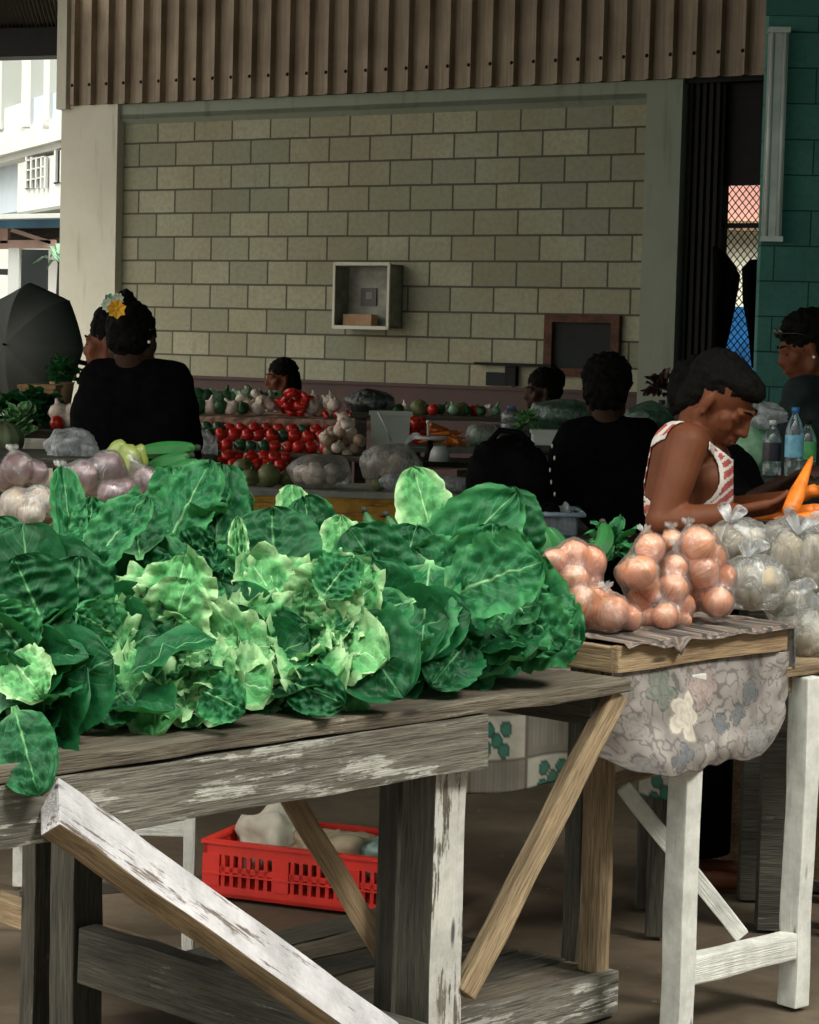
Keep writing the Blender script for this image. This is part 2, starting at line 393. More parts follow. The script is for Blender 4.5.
# block panel (0 line: joint row parity set in the texture offset)
bm=BM(); wbox(bm,-.2,4.95,1.2,3.42,-.2,0); o=st('wall_back',bm,M['blocks'],uv=wuv)
bm=BM(); wbox(bm,-.2,4.95,0,1.2,-.2,.012); st('baseboard_back',bm,M['maroon'])
bm=BM(); wbox(bm,-.2,4.95,1.2,1.225,.0,.03); st('trim_1',bm,M['maroon'])
bm=BM(); wbox(bm,-.82,-.18,0,3.53,-.25,.09); st('wall_left',bm,M['pillar'])          # rendered pier
bm=BM(); wbox(bm,4.905,5.2,0,3.53,-.25,.05); st('wall_right',bm,M['green_render'])
bm=BM(); wbox(bm,-.18,4.905,3.40,3.55,-.2,.05); st('trim_2',bm,M['green_render'])
bm=BM(); prism(bm,wp(-.18,3.36,.0),wp(4.905,3.36,.0),wp(4.905,3.40,.05),wp(-.18,3.40,.05),(0,0,.04)); st('trim_3',bm,M['green_render'])
# ribbed cladding above the wall, with its bolts
bm=BM(); u=-.80; pit=.193; pts=[]
while u<7.4:
    pts+= [(u,.085),(u+.122,.085),(u+.126,.145),(u+.164,.145),(u+.172,.085)]; u+=pit
pv=None
for (a,o_) in pts:
    lo=bm.verts.new(wp(a,3.53,o_)); hi=bm.verts.new(wp(a,5.75,o_))
    if pv: bm.faces.new((pv[0],lo,hi,pv[1]))
    pv=(lo,hi)
clad=thing('cladding','ribbed brown metal cladding over the block wall, hung above its concrete beam','cladding',wp(2.5,3.53,.1)); clad['kind']='structure'
del clad['category']; del clad['label']
o=obj('ribbed_sheet',bm,M['clad'],clad,False); uvs(o,wuv)
bm=BM(); wbox(bm,-.83,-.72,3.50,5.75,.08,.15); obj('corner_flashing',bm,M['pillar'],clad,False)
bm=BM(); u=-.80; k=0
while u<7.2:
    c=wp(u+.146,3.70,.14); ell(bm,c,(.016,.016,.016),u=8,v=6); u+=pit
o=obj('bolts',bm,M['steel_dark'],clad,True)
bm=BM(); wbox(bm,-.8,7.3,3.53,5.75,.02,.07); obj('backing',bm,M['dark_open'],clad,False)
# big unseen roof over the market, its outline stretched to shade the back
bm=BM(); 
a=[Vector((-8.5,4.6,4.2)),Vector((11,4.6,4.2)),Vector((11,19.5,5.7)),Vector((-3.2,21.4,5.7))]
prism(bm,*a,(0,0,.08)); st('shade_roof',bm,M['steel_dark'])
# teal block wall on the right
TP=W(757,350,13.2); TP.z=0
TDv=Vector((1,-.06,0)).normalized(); TNv=Vector((-.06,-1,0)).normalized()
def tp(u,z,off=0): return TP+TDv*u+TNv*off+Vector((0,0,z))
def tbox(bm,u0,u1,z0,z1,o0,o1): return prism(bm,tp(u0,z0,o0),tp(u1,z0,o0),tp(u1,z0,o1),tp(u0,z0,o1),(0,0,z1-z0))
bm=BM(); tbox(bm,0,4.5,0,5,-.2,0); st('wall_teal',bm,M['teal_blocks'],uv=lambda p:((p-TP).dot(TDv),p.z+.045))
bm=BM(); tbox(bm,-.02,4.5,3.44,4.2,.0,.03); st('trim_4',bm,M['teal_blocks'],uv=lambda p:(p.x*.1,.05+p.z*.01))
# unseen wall added on the right to hold off side light
bm=BM(); prism(bm,Vector((3.6,6.5,0)),Vector((3.8,6.5,0)),Vector((3.8,13.4,0)),Vector((3.6,13.4,0)),(0,0,4.8)); st('shade_wall',bm,M['teal_blocks'],uv=lambda p:(p.y,p.z))
# doorway: mesh gate in a dark frame
dO=wp(5.2,0,-.1)
dr=thing('door_1',None,None,dO); dr['kind']='structure'
bm=BM(); wbox(bm,5.2,5.50,0,3.53,-.16,-.05); 
for k in range(5): wbox(bm,5.22+k*.055,5.25+k*.055,0,3.5,-.05,-.02)
obj('folded_shutter',bm,M['steel_dark'],dr,False)
u0,_=wall_uz(722,300,-.12); u1=u0+1.0
bm=BM(); wbox(bm,u0-.1,u0,0,3.53,-.16,-.08)
for zz in (2.45,2.76,1.0,3.4): wbox(bm,u0,u1,zz,zz+.035,-.14,-.1)
wbox(bm,u0,u1,0,.9,-.14,-.11); wbox(bm,u0,u1,2.79,3.53,-.14,-.11)
obj('gate_frame',bm,M['steel_dark'],dr,False)
bm=BM()
p=.055; z=.9
k=0
nn=int((u1-u0)/p)
for i in range(-32,nn+1):
    for sgn in (1,-1):
        ua=u0+i*p if sgn==1 else u0+(i)*p
        pts=[]
        a0=max(u0,ua); 
        # diagonal line: z = .9 + (u-ua)*1 (or mirrored), clipped to the gate
        if sgn==1: f=lambda uu:.9+(uu-ua)*1.15
        else: f=lambda uu:2.79-(uu-ua)*1.15
        uu=u0;seg=[]
        lo=u0; hi=u1
        # clip so that .9<=f<=2.79
        xa=ua; xb=ua+(2.79-.9)/1.15
        lo=max(lo,xa); hi=min(hi,xb)
        if hi-lo>.02: tube(bm,[wp(lo,f(lo),-.125),wp(hi,f(hi),-.125)],.004,5)
obj('wire_mesh',bm,M['steel_dark'],dr,True)
bm=BM(); wbox(bm,5.2,7.4,3.50,3.6,-.2,.02); st('trim_5',bm,M['steel_dark'])
# what lies beyond the doorway: pink roofed building and blue hoarding
bm=BM(); q0=W(690,300,24); q1=W(800,300,24)
def fr(px0,px1,y0,y1,Z,th=.2):
    b=BM(); a=W(px0,y1,Z); c=W(px1,y0,Z); box(b,(a.x,Z,a.z),(c.x,Z+th,c.z)); return b
bm.free()
t=thing('neighbour_building','pale building with a pink roof band seen through the mesh gate','building',(W(740,300,26).x,26,0))
obj('wall',fr(640,830,227,420,26),plain('cream wall',(.85,.80,.66),.8,.1,1),t,False)
obj('roof',fr(640,830,120,228,25.9,.5),plain('pink roof sheet',(.85,.42,.36),.7,.2,2),t,False)
b=fr(640,830,223,228,25.8); obj('gutter',b,M['tan_wood'],t,False)
t=props(obj('hoarding',fr(640,830,309,420,23,.05),plain('blue hoarding',(.02,.16,.45),.5,.3,5),None,False,base=(W(740,300,23).x,23,0)),'blue hoarding standing beyond the mesh gate beside the teal wall','hoarding')
# dark garments hung on the gate
def hung(pts,z,name,label):
    c=sum((W(x,y,z) for x,y in pts),Vector())/len(pts)
    b=BM(); fr_=[];bk=[]
    for x,y in pts: 
        p=W(x,y,z); fr_.append(b.verts.new(p)); bk.append(b.verts.new(p+Vector((.02,.06,0))))
    b.faces.new(fr_); b.faces.new(bk[::-1])
    for i in range(len(pts)): b.faces.new((fr_[i],bk[i],bk[(i+1)%len(pts)],fr_[(i+1)%len(pts)]))
    bmesh.ops.recalc_face_normals(b,faces=b.faces[:]); bmesh.ops.triangulate(b,faces=b.faces[:])
    bmesh.ops.subdivide_edges(b,edges=b.edges[:],cuts=3,use_grid_fill=True)
    for v in b.verts: v.co.y+=math.sin(v.co.x*60)*.02+noise.noise(v.co*8)*.03
    return props(obj(name,b,M['black_cloth'],None,True,base=c),label,'jacket','dark garments on the gate')
hung([(713,246),(724,252),(731,262),(739,275),(737,290),(733,310),(727,335),(722,360),(712,362)],16.62,'hanging_jacket','dark garment hanging on the left side of the mesh gate')
hung([(742,268),(750,260),(764,258),(764,370),(752,368),(747,330),(743,300)],16.55,'hanging_jacket','dark garment hanging on the gate next to the teal wall')
# fluorescent fitting on the teal wall
def tuz(px,py,off=0):
    O=TP+TNv*off; d=ray(px,py); t=O.dot(TNv)/Vector((d.x,d.y,0)).dot(TNv); p=d*t
    return (Vector((p.x,p.y,0))-O).dot(TDv), p.z+EYE
uc,zt=tuz(781,28,.05); _,zb=tuz(776,242,.05)
t=thing('fluorescent_fitting','long unlit fluorescent light fitting fixed upright on the teal wall','light fitting',tp(uc,(zt+zb)/2,.02))
ub=uc-.01
b=BM(); tbox(b,ub-.055,ub+.055,zb,zt,.003,.05); obj('reflector',b,M['silver'],t,False)
for s_ in(-.036,.036):
    b=BM(); tube(b,[tp(ub+s_,zb+.03,.075),tp(ub+s_,zt-.03,.075)],.014,12); obj('lamp_tube',b,M['lamp_tube'],t)
for z_ in(zb,zt-.03):
    b=BM(); tbox(b,ub-.06,ub+.06,z_,z_+.03,.003,.10); obj('end_cap',b,M['silver'],t,False)
# wall box
o_=.0; u0,zt=wall_uz(335,264,.2); u1,zb=wall_uz(388,328,.2)
t=thing('wall_box','open grey metal box fixed on the block wall with a small dark picture inside','box',wp((u0+u1)/2,(zt+zb)/2,.1))
b=BM(); wbox(b,u0,u1,zb,zt,0,.015)
wbox(b,u0,u0+.012,zb,zt,0,.2); wbox(b,u1-.012,u1,zb,zt,0,.2); wbox(b,u0,u1,zb,zb+.015,0,.2); wbox(b,u0,u1,zt-.015,zt,0,.2)
obj('housing',b,plain('weathered grey metal',(.26,.26,.22),.6,.35,10),t,False)
for (a_,c_,z0_,z1_) in ((u0-.01,u0+.012,zb-.01,zt+.01),(u1-.012,u1+.01,zb-.01,zt+.01),(u0,u1,zb-.015,zb+.012),(u0,u1,zt-.01,zt+.015)):
    b=BM(); wbox(b,a_,c_,z0_,z1_,.195,.212); obj('rim',b,M['pillar'],t,False)
um=(u0+u1)/2
def wrect(name,px0,px1,y0,y1,off,th,mat,par=None,**k):
    a,zt_=wall_uz(px0,y0,off+th); c,zb_=wall_uz(px1,y1,off+th)
    b=BM(); wbox(b,a,c,zb_,zt_,off,off+th); return obj(name,b,mat,par,False,**k)
wrect('picture',361,376,288,306,.016,.012,plain('dark picture',(.02,.02,.02),.4,.8,60),t)
wrect('picture_detail',366,372,292,299,.029,.002,plain('grey figure in picture',(.16,.16,.14),.5,.5,40),t)
a,zt_=wall_uz(343,314,.15); c,zb_=wall_uz(371,326,.15)
b=BM(); wbox(b,a,c,zb+.016,zt_,.06,.15); props(obj('cardboard_packet',b,M['card'],None,False,base=wp((a+c)/2,zb+.016,.1)),'small tan packet lying inside the open wall box','packet')
# framed board
a,zt_=wall_uz(545,314,.04); c,zb_=wall_uz(618,378,.04)
t=thing('framed_board','brown wooden framed dark board hanging on the block wall near the right pier','framed board',wp((a+c)/2,(zt_+zb_)/2,.02))
mb=wood('reddish brown frame',(.07,.025,.014),(.16,.065,.035))
for (x0,x1,y0,y1) in ((a,c,zt_-.06,zt_),(a,c,zb_,zb_+.06),(a,a+.07,zb_+.06,zt_-.06),(c-.07,c,zb_+.06,zt_-.06)):
    b=BM(); wbox(b,x0,x1,y0,y1,.0,.05); obj('frame',b,mb,t,False)
b=BM(); wbox(b,a+.07,c-.07,zb_+.06,zt_-.06,.0,.015); obj('panel',b,M['dark_open'],t,False)
# dark shelf low on the wall
t=thing('wall_shelf','dark narrow shelf with a bracket low on the block wall beside the framed board','shelf',wp(3.4,1.4,0))
wrect('shelf_board',474,551,362,367,.0,.08,M['steel_dark'],t); wrect('bracket',505,515,366,386,0,.05,M['steel_dark'],t); wrect('back_plate',486,506,372,386,0,.02,M['leaf_dark'] if 0 else M['dark_open'],t)
# eave at the top left: corrugated underside on a dark beam
t=thing('roof_eave',None,None,W(20,40,21)); t['kind']='structure'
b=BM(); a1=W(-120,60,23.0);a2=W(72,55,21.5); b_=[a1,a2,a2+Vector((.1,.25,0)),a1+Vector((.1,.25,0))]
prism(b,*b_,(0,0,.40)); obj('eave_beam',b,M['steel_dark'],t,False)
b=BM(); A0=a1+Vector((0,0,.26));A1=a2+Vector((0,0,.26)); B0=A0+Vector((.6,-7,.75)); B1=A1+Vector((.6,-7,.75)); n=60
A0=A0+(A0-A1)*.2;B0=B0+(B0-B1)*.2
for i in range(n):
    for (f0,f1,h0,h1) in ((i/n,(i+.5)/n,0,.05),((i+.5)/n,(i+1)/n,.05,0)):
        q=[A0.lerp(A1,f0)+Vector((0,0,h0)),A0.lerp(A1,f1)+Vector((0,0,h1)),B0.lerp(B1,f1)+Vector((0,0,h1)),B0.lerp(B1,f0)+Vector((0,0,h0))]
        b.faces.new([b.verts.new(x) for x in q])
obj('roof_sheet',b,plain('rusty roof sheet',(.10,.085,.07),.7,.3,2),t,False)
# ------------------------------------------------------------------ white building at the left
PA=W(78,300,27); PA.z=0; PB=W(-40,300,32.5); PB.z=0
BD=(PA-PB).normalized(); BNn=Vector((BD.y,-BD.x,0))
if BNn.dot(Vector((0,-1,0)))<0: BNn=-BNn
def buz(px,py,off=0):
    O=PB+BNn*off; d=ray(px,py); t=O.dot(BNn)/Vector((d.x,d.y,0)).dot(BNn); p=d*t
    return (Vector((p.x,p.y,0))-O).dot(BD), p.z+EYE
def bbox(b,u0,u1,z0,z1,o0,o1):
    f=lambda u,o:PB+BD*u+BNn*o+Vector((0,0,z0)); return prism(b,f(u0,o0),f(u1,o0),f(u1,o1),f(u0,o1),(0,0,z1-z0))
bt=thing('apartment_building','white two-storey building with recessed balconies beyond the left pier','building',(PB+PA)/2)
def bpart(name,px0,px1,y0,y1,o0,o1,mat):
    pm=(px0+px1)/2
    a,_=buz(px0,y0,o1); c,_=buz(px1,y0,o1); _,z1=buz(pm,y0,o1); _,z0=buz(pm,y1,o1)
    b=BM(); bbox(b,a,c,z0,z1,o0,o1); return obj(name,b,mat,bt,False)
b=BM(); bbox(b,-3,7.2,0,9,-.6,-.5); obj('wall',b,M['white_paint'],bt,False)
win=plain('dark window glass',(.012,.02,.022),.6,.3,3,Specular_IOR_Level=.08); grey=plain('grey recess',(.28,.29,.27),.8,.15,2); cream=plain('cream jamb',(.60,.55,.42),.8,.1,2)
bpart('floor_band',-40,80,128,150,-.5,.0,M['white_paint']); bpart('upper_wall',-40,80,150,158,-.5,-.1,M['white_paint'])
bpart('lower_wall',18,80,156,216,-.5,-.1,M['white_paint'])
bpart('recess',-40,18,168,216,-.5,-.35,M['pale_blue'])
bpart('column',22,31,52,130,-.5,.0,M['white_paint']); bpart('column',44,50,52,130,-.5,.0,M['white_paint']); bpart('column',-8,2,52,130,-.5,0,M['white_paint'])
bpart('recess',31,44,52,104,-.5,-.45,cream); bpart('recess',35,43,60,96,-.45,-.44,grey); bpart('recess',52,64,60,96,-.5,-.45,grey)
bpart('balcony_panel',24,44,98,130,-.12,-.04,M['pale_blue']); bpart('balcony_panel',50,78,90,124,-.12,-.04,M['pale_blue'])
b0=bpart('window',4,20,66,104,-.5,-.42,win); bpart('balcony_panel',2,22,106,134,-.12,-.04,M['white_paint'])
for x in (9,14): bpart('window_bar',x,x+1.2,66,104,-.42,-.40,M['white_paint'])
bpart('window',25,44,158,187,-.1,-.08,win); bpart('window',54,72,150,182,-.1,-.08,win)
for x in (25,30,35,40,44): bpart('window_bar',x,x+1.6,157,188,-.08,-.05,M['white_paint'])
for y in (158,168,178): bpart('window_bar',25,44,y,y+1.2,-.08,-.05,M['white_paint'])
for x in (54,60,66): bpart('window_bar',x,x+1.6,150,182,-.08,-.05,M['white_paint'])
bpart('ledge',-40,67,213,216,-.1,.25,grey)
# lean-to canopy in front
ct=thing('canopy','blue edged canopy on pinkish timber truss in front of the white building','canopy',W(30,240,25.5))
def cp(name,x0,y0,x1,y1,Z,th,mat,dep=.15):
    a=W(x0,y0,Z);c=W(x1,y1,Z); return beam(name,a,c,th,dep,mat,ct,jit=0)
zz=25.5
cp('fascia',-30,225,67,222,zz,.11,M['blue_fascia']); cp('roof_edge',-30,219,68,217,zz,.05,M['white_paint'],.6)
cp('truss_chord',-30,245,56,244,zz,.09,M['pink_wood']); cp('truss_brace',12,230,52,243,zz,.045,M['pink_wood']); cp('truss_post',5,228,5,244,zz,.09,M['pink_wood'])
cp('post',15,248,14,300,zz,.12,M['white_paint']); cp('soffit',-30,236,64,234,zz+.4,.2,M['dark_wood'],.2)
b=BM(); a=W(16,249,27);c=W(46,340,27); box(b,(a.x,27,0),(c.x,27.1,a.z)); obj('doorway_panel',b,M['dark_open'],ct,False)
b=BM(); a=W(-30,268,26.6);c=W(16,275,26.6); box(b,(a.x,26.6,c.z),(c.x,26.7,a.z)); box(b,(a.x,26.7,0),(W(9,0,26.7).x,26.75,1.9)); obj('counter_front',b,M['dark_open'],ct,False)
# potted palm beside the canopy
pt=thing('young_palm','small green palm with a dark stem in front of the white building','palm',Vector((W(59,300,24).x,24,0)))
b=BM(); r0=W(60,300,24); tube(b,[Vector((r0.x,24,0)),W(60,300,24),W(61,262,24)],[.05,.045,.035],8); tube(b,[Vector((r0.x+.08,24,0)),W(64,300,24),W(66,256,24)],[.04,.03,.03],8); obj('stem',b,M['steel_dark'],pt)
b=BM(); c0=W(59,262,24)
for k in range(26):
    a=R.uniform(0,6.28); L=R.uniform(.12,.30); e=R.uniform(-.5,1.1)
    d=Vector((math.cos(a)*math.cos(e),math.sin(a)*math.cos(e),math.sin(e)))
    n=d.cross(Vector((0,0,1))).normalized()*.035
    m=c0+d*L*.6+Vector((0,0,.03)); tp_=c0+d*L-Vector((0,0,.07))
    vs=[b.verts.new(x) for x in(c0,m+n,tp_,m-n)]; b.faces.new(vs)
sol=obj('fronds',b,M['pale_greens'],pt)
# white van, mostly hidden by the umbrella
vt=thing('parked_van','white van parked behind the dark umbrella below the canopy','van',Vector((W(5,320,22).x,22,0)))
x1=W(30,300,22).x
b=BM(); box(b,(x1-4,22,.35),(x1,23.7,1.85),.15); obj('body',b,M['white_plastic'],vt,False)
for sx_ in(-3.1,-.7):
    b=BM(); tube(b,[(x1+sx_,21.96,.33),(x1+sx_,22.2,.33)],.33,20); obj('wheel',b,M['steel_dark'],vt)
b=BM(); box(b,(x1-3.6,21.98,1.35),(x1-.1,22.01,1.75)); obj('side_window',b,win,vt,False)
# ------------------------------------------------------------------ tables
H1=.85
A1=Vector((.459,4.849,0)); E1=Vector((.696,.718,0)).normalized(); E2=Vector((-E1.y,E1.x,0))
def T1(s,t,z=0): return A1-E1*s+E2*t+Vector((0,0,z))
ROF=Vector((E1.y,-E1.x,0))      # the way the table fronts face
def plane_front(px,py,t=0.,s0=A1):
    """point of the vertical plane of the table front (moved back by t) seen at a pixel"""
    O=s0+E2*t; d=ray(px,py); nn=Vector((ROF.x,ROF.y,0)); k=(O.dot(nn))/(d.dot(nn)); return d*k+Vector((0,0,EYE))
tb=thing('market_table','weathered grey plank table piled with leafy greens, with a big whitish diagonal brace','table',T1(.8,.45,0))
# planks of the top (run along the front)
t0=-.015
for k,wd in enumerate((.20,.17,.19,.18,.2)):
    dz=R.uniform(-.003,.003)
    beam('plank',T1(2.6,t0+wd/2,H1-.014+dz),T1(-.012+R.uniform(-.01,.015),t0+wd/2,H1-.014+dz),.028,wd-.006,M['top_wood'],tb,jit=.003,n=30)
    t0+=wd
# front apron beam
f0=plane_front(-30,815,.015); f1=plane_front(480,738,.015)
beam('apron',(f0.x,f0.y,H1-.085),(f1.x,f1.y,H1-.085),.108,.05,M['old_wood'],tb,jit=.003,n=30)
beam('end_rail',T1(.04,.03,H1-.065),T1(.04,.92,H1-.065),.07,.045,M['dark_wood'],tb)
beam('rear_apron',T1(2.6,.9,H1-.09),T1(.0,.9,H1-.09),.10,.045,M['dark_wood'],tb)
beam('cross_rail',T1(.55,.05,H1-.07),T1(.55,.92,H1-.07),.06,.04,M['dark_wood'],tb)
# legs
c=plane_front(434,800,.075)
cl=Vector((c.x,c.y,0))
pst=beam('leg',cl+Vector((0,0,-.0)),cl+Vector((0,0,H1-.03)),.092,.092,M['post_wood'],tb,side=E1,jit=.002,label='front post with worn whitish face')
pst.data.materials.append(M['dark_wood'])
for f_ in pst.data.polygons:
    if f_.normal.z<-.7: f_.material_index=1      # left-front side of the post set in darker timber
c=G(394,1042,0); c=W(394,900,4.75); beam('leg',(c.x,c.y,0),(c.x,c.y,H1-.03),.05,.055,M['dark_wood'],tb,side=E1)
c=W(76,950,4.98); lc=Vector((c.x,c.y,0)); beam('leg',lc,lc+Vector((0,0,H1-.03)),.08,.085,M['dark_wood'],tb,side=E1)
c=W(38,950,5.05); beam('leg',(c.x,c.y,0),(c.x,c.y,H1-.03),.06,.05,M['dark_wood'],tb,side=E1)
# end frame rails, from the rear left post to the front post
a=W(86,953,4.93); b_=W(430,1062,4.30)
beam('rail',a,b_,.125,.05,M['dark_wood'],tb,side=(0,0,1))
# braces in the front plane
a=plane_front(50,806,-.03); b_=plane_front(452,1092,-.06)
brc=beam('brace',a,b_,.104,.042,M['brace_wood'],tb,side=(-.52,.50,1),jit=.002,label='wide brace with flaking whitish paint')
brc.data.materials.append(M['tan_wood2'])
for f_ in brc.data.polygons:
    if abs(f_.normal.z)>.7: f_.material_index=1      # bare brown edges
a=W(616,694,4.86); b_=W(462,994,4.56)
beam('brace',a,b_,.038,.045,M['tan_wood2'],tb,side=(1,-.5,.8))
a=W(286,790,4.75); b_=W(395,972,4.80)
beam('brace',a,b_,.048,.035,M['tan_wood'],tb,side=(1,.2,.5),label='tan sawn brace')
c=G(596,985,0)

# low platform under the tables
pf=thing('low_platform','low dirty plank platform on the ground under the tables','platform',G(540,1000,0))
q1=G(620,1014,0)
PW=lambda s,t,z=0: Vector((q1.x,q1.y,0))-E1*s+E2*t+Vector((0,0,z))
beam('front_board',PW(.95,.02,.052),PW(0,.02,.052),.10,.035,M['old_wood'],pf,jit=.003)
for k in range(6):
    beam('deck_board',PW(.95,.10+k*.13,.085),PW(R.uniform(-.0,.03),.10+k*.13,.085),.022,.122,M['dark_wood'] if k%2 else M['top_wood'],pf,jit=.003)
beam('side_board',PW(.02,.03,.05),PW(.02,.84,.05),.07,.03,M['old_wood'],pf)
rp=PW(.03,.06); beam('leg',(rp.x,rp.y,.096),(rp.x,rp.y,H1-.03),.045,.06,M['tan_wood2'],tb,side=E1)
# loose rail on the ground at the left
rl=thing('loose_rail','rough tan timber lying low behind the lower rail of the big table','timber',G(100,1000,0))
a=W(-40,925,5.6);b_=W(330,1048,4.75)
beam('timber',(a.x,a.y,.17),(b_.x,b_.y,.14),.06,.05,M['tan_wood2'],rl)
for q in(.15,.8):
    c=a.lerp(b_,q); beam('block',(c.x,c.y,0),(c.x,c.y,.13),.06,.06,M['dark_wood'],rl)
# ---------------- second table
H2=.92; A2=Vector((.455,4.883,0))
def T2(s,t,z=0): return A2+E1*s+E2*t+Vector((0,0,z))
t2=thing('onion_table','tan timber edged table holding the bagged brown onions','table',T2(.3,.4,0))
beam('front_edge',T2(0,0.012,H2-.035),T2(.62,0.012,H2-.030),.058,.022,M['tan_wood'],t2,n=20,jit=.003)
beam('side_edge',T2(0.01,.02,H2-.035),T2(.01,.95,H2-.035),.058,.022,M['tan_wood'],t2)
beam('side_edge',T2(.61,.02,H2-.035),T2(.61,.95,H2-.035),.055,.022,M['tan_wood2'],t2)
for k in range(5): beam('plank',T2(.02,.12+k*.19,H2-.02),T2(.60,.12+k*.19,H2-.02),.02,.186,M['top_wood'],t2)
for (s,t) in ((.57,.57),(.05,.56)):
    p=T2(s,t); beam('leg',(p.x,p.y,0),(p.x,p.y,H2-.03),.05,.05,M['dark_wood'],t2,side=E1)
# pattern functions for the printed cloths
def petal(x,y,cx_,cy_,r,n=5,ph=0):
    dx,dy=x-cx_,y-cy_; d=math.hypot(dx,dy)/r; a=math.atan2(dy,dx)
    return 1-d/(.55+.45*abs(math.cos(n*a/2+ph)))
def floral(x,y):
    x+=.012*noise.noise(Vector((x*25,y*25,1)))+.02*noise.noise(Vector((x*8,y*8,1)));y+=.012*noise.noise(Vector((x*25,y*25,5)))
    base=Vector((.34,.30,.28))*(.85+.45*noise.noise(Vector((x*9,y*9,3)))+.35*noise.noise(Vector((x*28,y*28,3))))
    n=noise.noise(Vector((x*34,y*34,7)));
    if abs(n)<.06: base=base*.5
    for (a,b,r,n_,ph,c) in ((.22,-.12,.065,5,.3,(.62,.55,.46)),(.30,-.06,.055,6,0,(.30,.22,.20)),(.36,-.15,.03,4,.5,(.09,.11,.13)),(.42,-.14,.03,4,.1,(.09,.11,.13)),(.47,-.09,.035,4,.9,(.09,.11,.13)),
                          (.15,-.05,.05,5,.8,(.12,.15,.12)),(.20,-.21,.035,4,.2,(.11,.12,.14)),(.08,-.14,.04,5,1,(.30,.27,.24)),(.30,-.22,.04,5,.6,(.50,.45,.42)),(.50,-.2,.04,5,.6,(.2,.2,.2)),(.1,-.24,.04,5,.6,(.16,.15,.15)),(.03,-.06,.04,5,.6,(.2,.18,.16))):
        p=petal(x,y,a,b,r,n_,ph)
        if p>0: base=(Vector(c)*.75+base*.35)*(1. if p>.10 else .55)*(.8+.3*abs(math.sin(p*9)))
    return base
def leafprint(x,y):
    c=Vector((.36,.35,.29)); gx=(x%.16); gy=(y%.12)
    if gx<.006 or gy<.006: return Vector((.10,.08,.06))
    if (int(x//.16)+int(y//.12))%2==0:
        for a,b in((.055,.085),(.105,.085),(.05,.035),(.10,.03),(.08,.055)):
            d=math.hypot((gx-a)*1.3,gy-b)
            if d<.022: return Vector((.012,.14,.09)) if d<.016 else Vector((.01,.05,.04))
        return c*1.15
    if (gx*90)%1<.3 and gy>.03: return c*.55
    return Vector((.17,.15,.12))
def vcol_mat(name,rough=.6):
    s=N(name); a=s.n('VertexColor'); a.layer_name='print'; n=s.noise(s.coord(),9,4)
    s.set(Base_Color=s.mix(s.ramp(n,[(.35,.35),(.6,0.)]),a.outputs[0],(.06,.05,.04)),Roughness=rough); return s.m
M['print']=vcol_mat('printed oilcloth')
def cloth(name,P,nu,nv,pat,parent=None,props_=None,keep=None,th=.002,su=1,sv=1,base=None):
    """P(u,v)->point; pat(x,y) colour in metres of cloth"""
    b=BM(); L=b.loops.layers.color.new('print') ; g=[[b.verts.new(P(i/nu,j/nv)) for j in range(nv+1)] for i in range(nu+1)]
    pc={(i,j):pat(i/nu*su,j/nv*sv) for i in range(nu+1) for j in range(nv+1)}
    for i in range(nu):
        for j in range(nv):
            if keep and not keep((i+.5)/nu,(j+.5)/nv): continue
            f=b.faces.new((g[i][j],g[i+1][j],g[i+1][j+1],g[i][j+1]))
            for lp,(a,c) in zip(f.loops,((i,j),(i+1,j),(i+1,j+1),(i,j+1))):
                q=pc[a,c]; lp[L]=(q[0]**(1/2.2),q[1]**(1/2.2),q[2]**(1/2.2),1)
    bmesh.ops.delete(b,geom=[v for v in b.verts if not v.link_faces],context='VERTS')
    o=obj(name,b,M['print'],parent,True,base=base)
    m=o.modifiers.new('s','SOLIDIFY'); m.thickness=th
    if props_: props(o,*props_)
    return o
# cloth hanging under the front edge
def hang(u,v):
    s=.0+u*.625; drop=.235
    if u<.2: drop*=.80+.20*(u/.2)
    if u>.82: drop*=1-.55*((u-.82)/.18)**1.3
    z=H2-.062-drop*v
    wob=.012*math.sin(u*9+v*2)+.02*noise.noise(Vector((u*4,v*3,1)))
    t=.004+ (.10*(1-u/.25)**2*v if u<.25 else 0) + .015 - .02*math.sin(v*2.6)*.8 -.02*v+wob*v
    if u>.95: t=.0; 
    return T2(s,t,z+.004*math.sin(u*40)*v)
cloth('hanging_cloth',hang,150,70,lambda x,y:floral(x,-y),None,('greyish floral printed cloth hanging below the tan front edge of the onion table','cloth'),su=.62,sv=.25,base=T2(.3,0,H2-.1))
# crumpled dark patterned cover on top, spilling over the front edge
def cover(u,v):
    s=.01+u*.615; t=.80*v
    e=.018*noise.noise(Vector((u*14,v*3,4)))
    z=H2+.004+abs(noise.noise(Vector((u*13,v*9,2))))*.010
    if v<.09:
        k=(.09-v)/.09; ov=.014*(.5+.9*noise.noise(Vector((u*7,0,9))))+.004
        if abs(u-.3)<.05: ov+=.03*(1-abs(u-.3)/.05)
        t=.0-.006-.012*k; z=H2+.004-ov*k
        t+=e*.3
    return T2(s,t,z)
def darkprint(x,y):
    n=noise.noise(Vector((x*30,y*30,5))); m=noise.noise(Vector((x*70,y*70,2)))
    c=Vector((.13,.095,.075)) if n>-.05 else Vector((.03,.027,.025))
    if m>.25: c=Vector((.28,.22,.18))
    return c
cloth('table_cover',cover,110,90,darkprint,None,('crumpled brown and black patterned cover under the onion bags','cloth'),su=.62,sv=.8,base=T2(.3,.4,H2))
def drape(u,v):
    t=.0+u*.10; z=H2+.004-(.10+.03*math.sin(u*5))*v
    return T2(.625+.012*v+.006*math.sin(u*20),t-.01,z)
cloth('cloth_corner',drape,16,16,lambda x,y:floral(x+.5,-y),None,('pale cloth corner hanging over the right end of the onion table','cloth'),su=.1,sv=.13,base=T2(.62,.05,H2-.05))
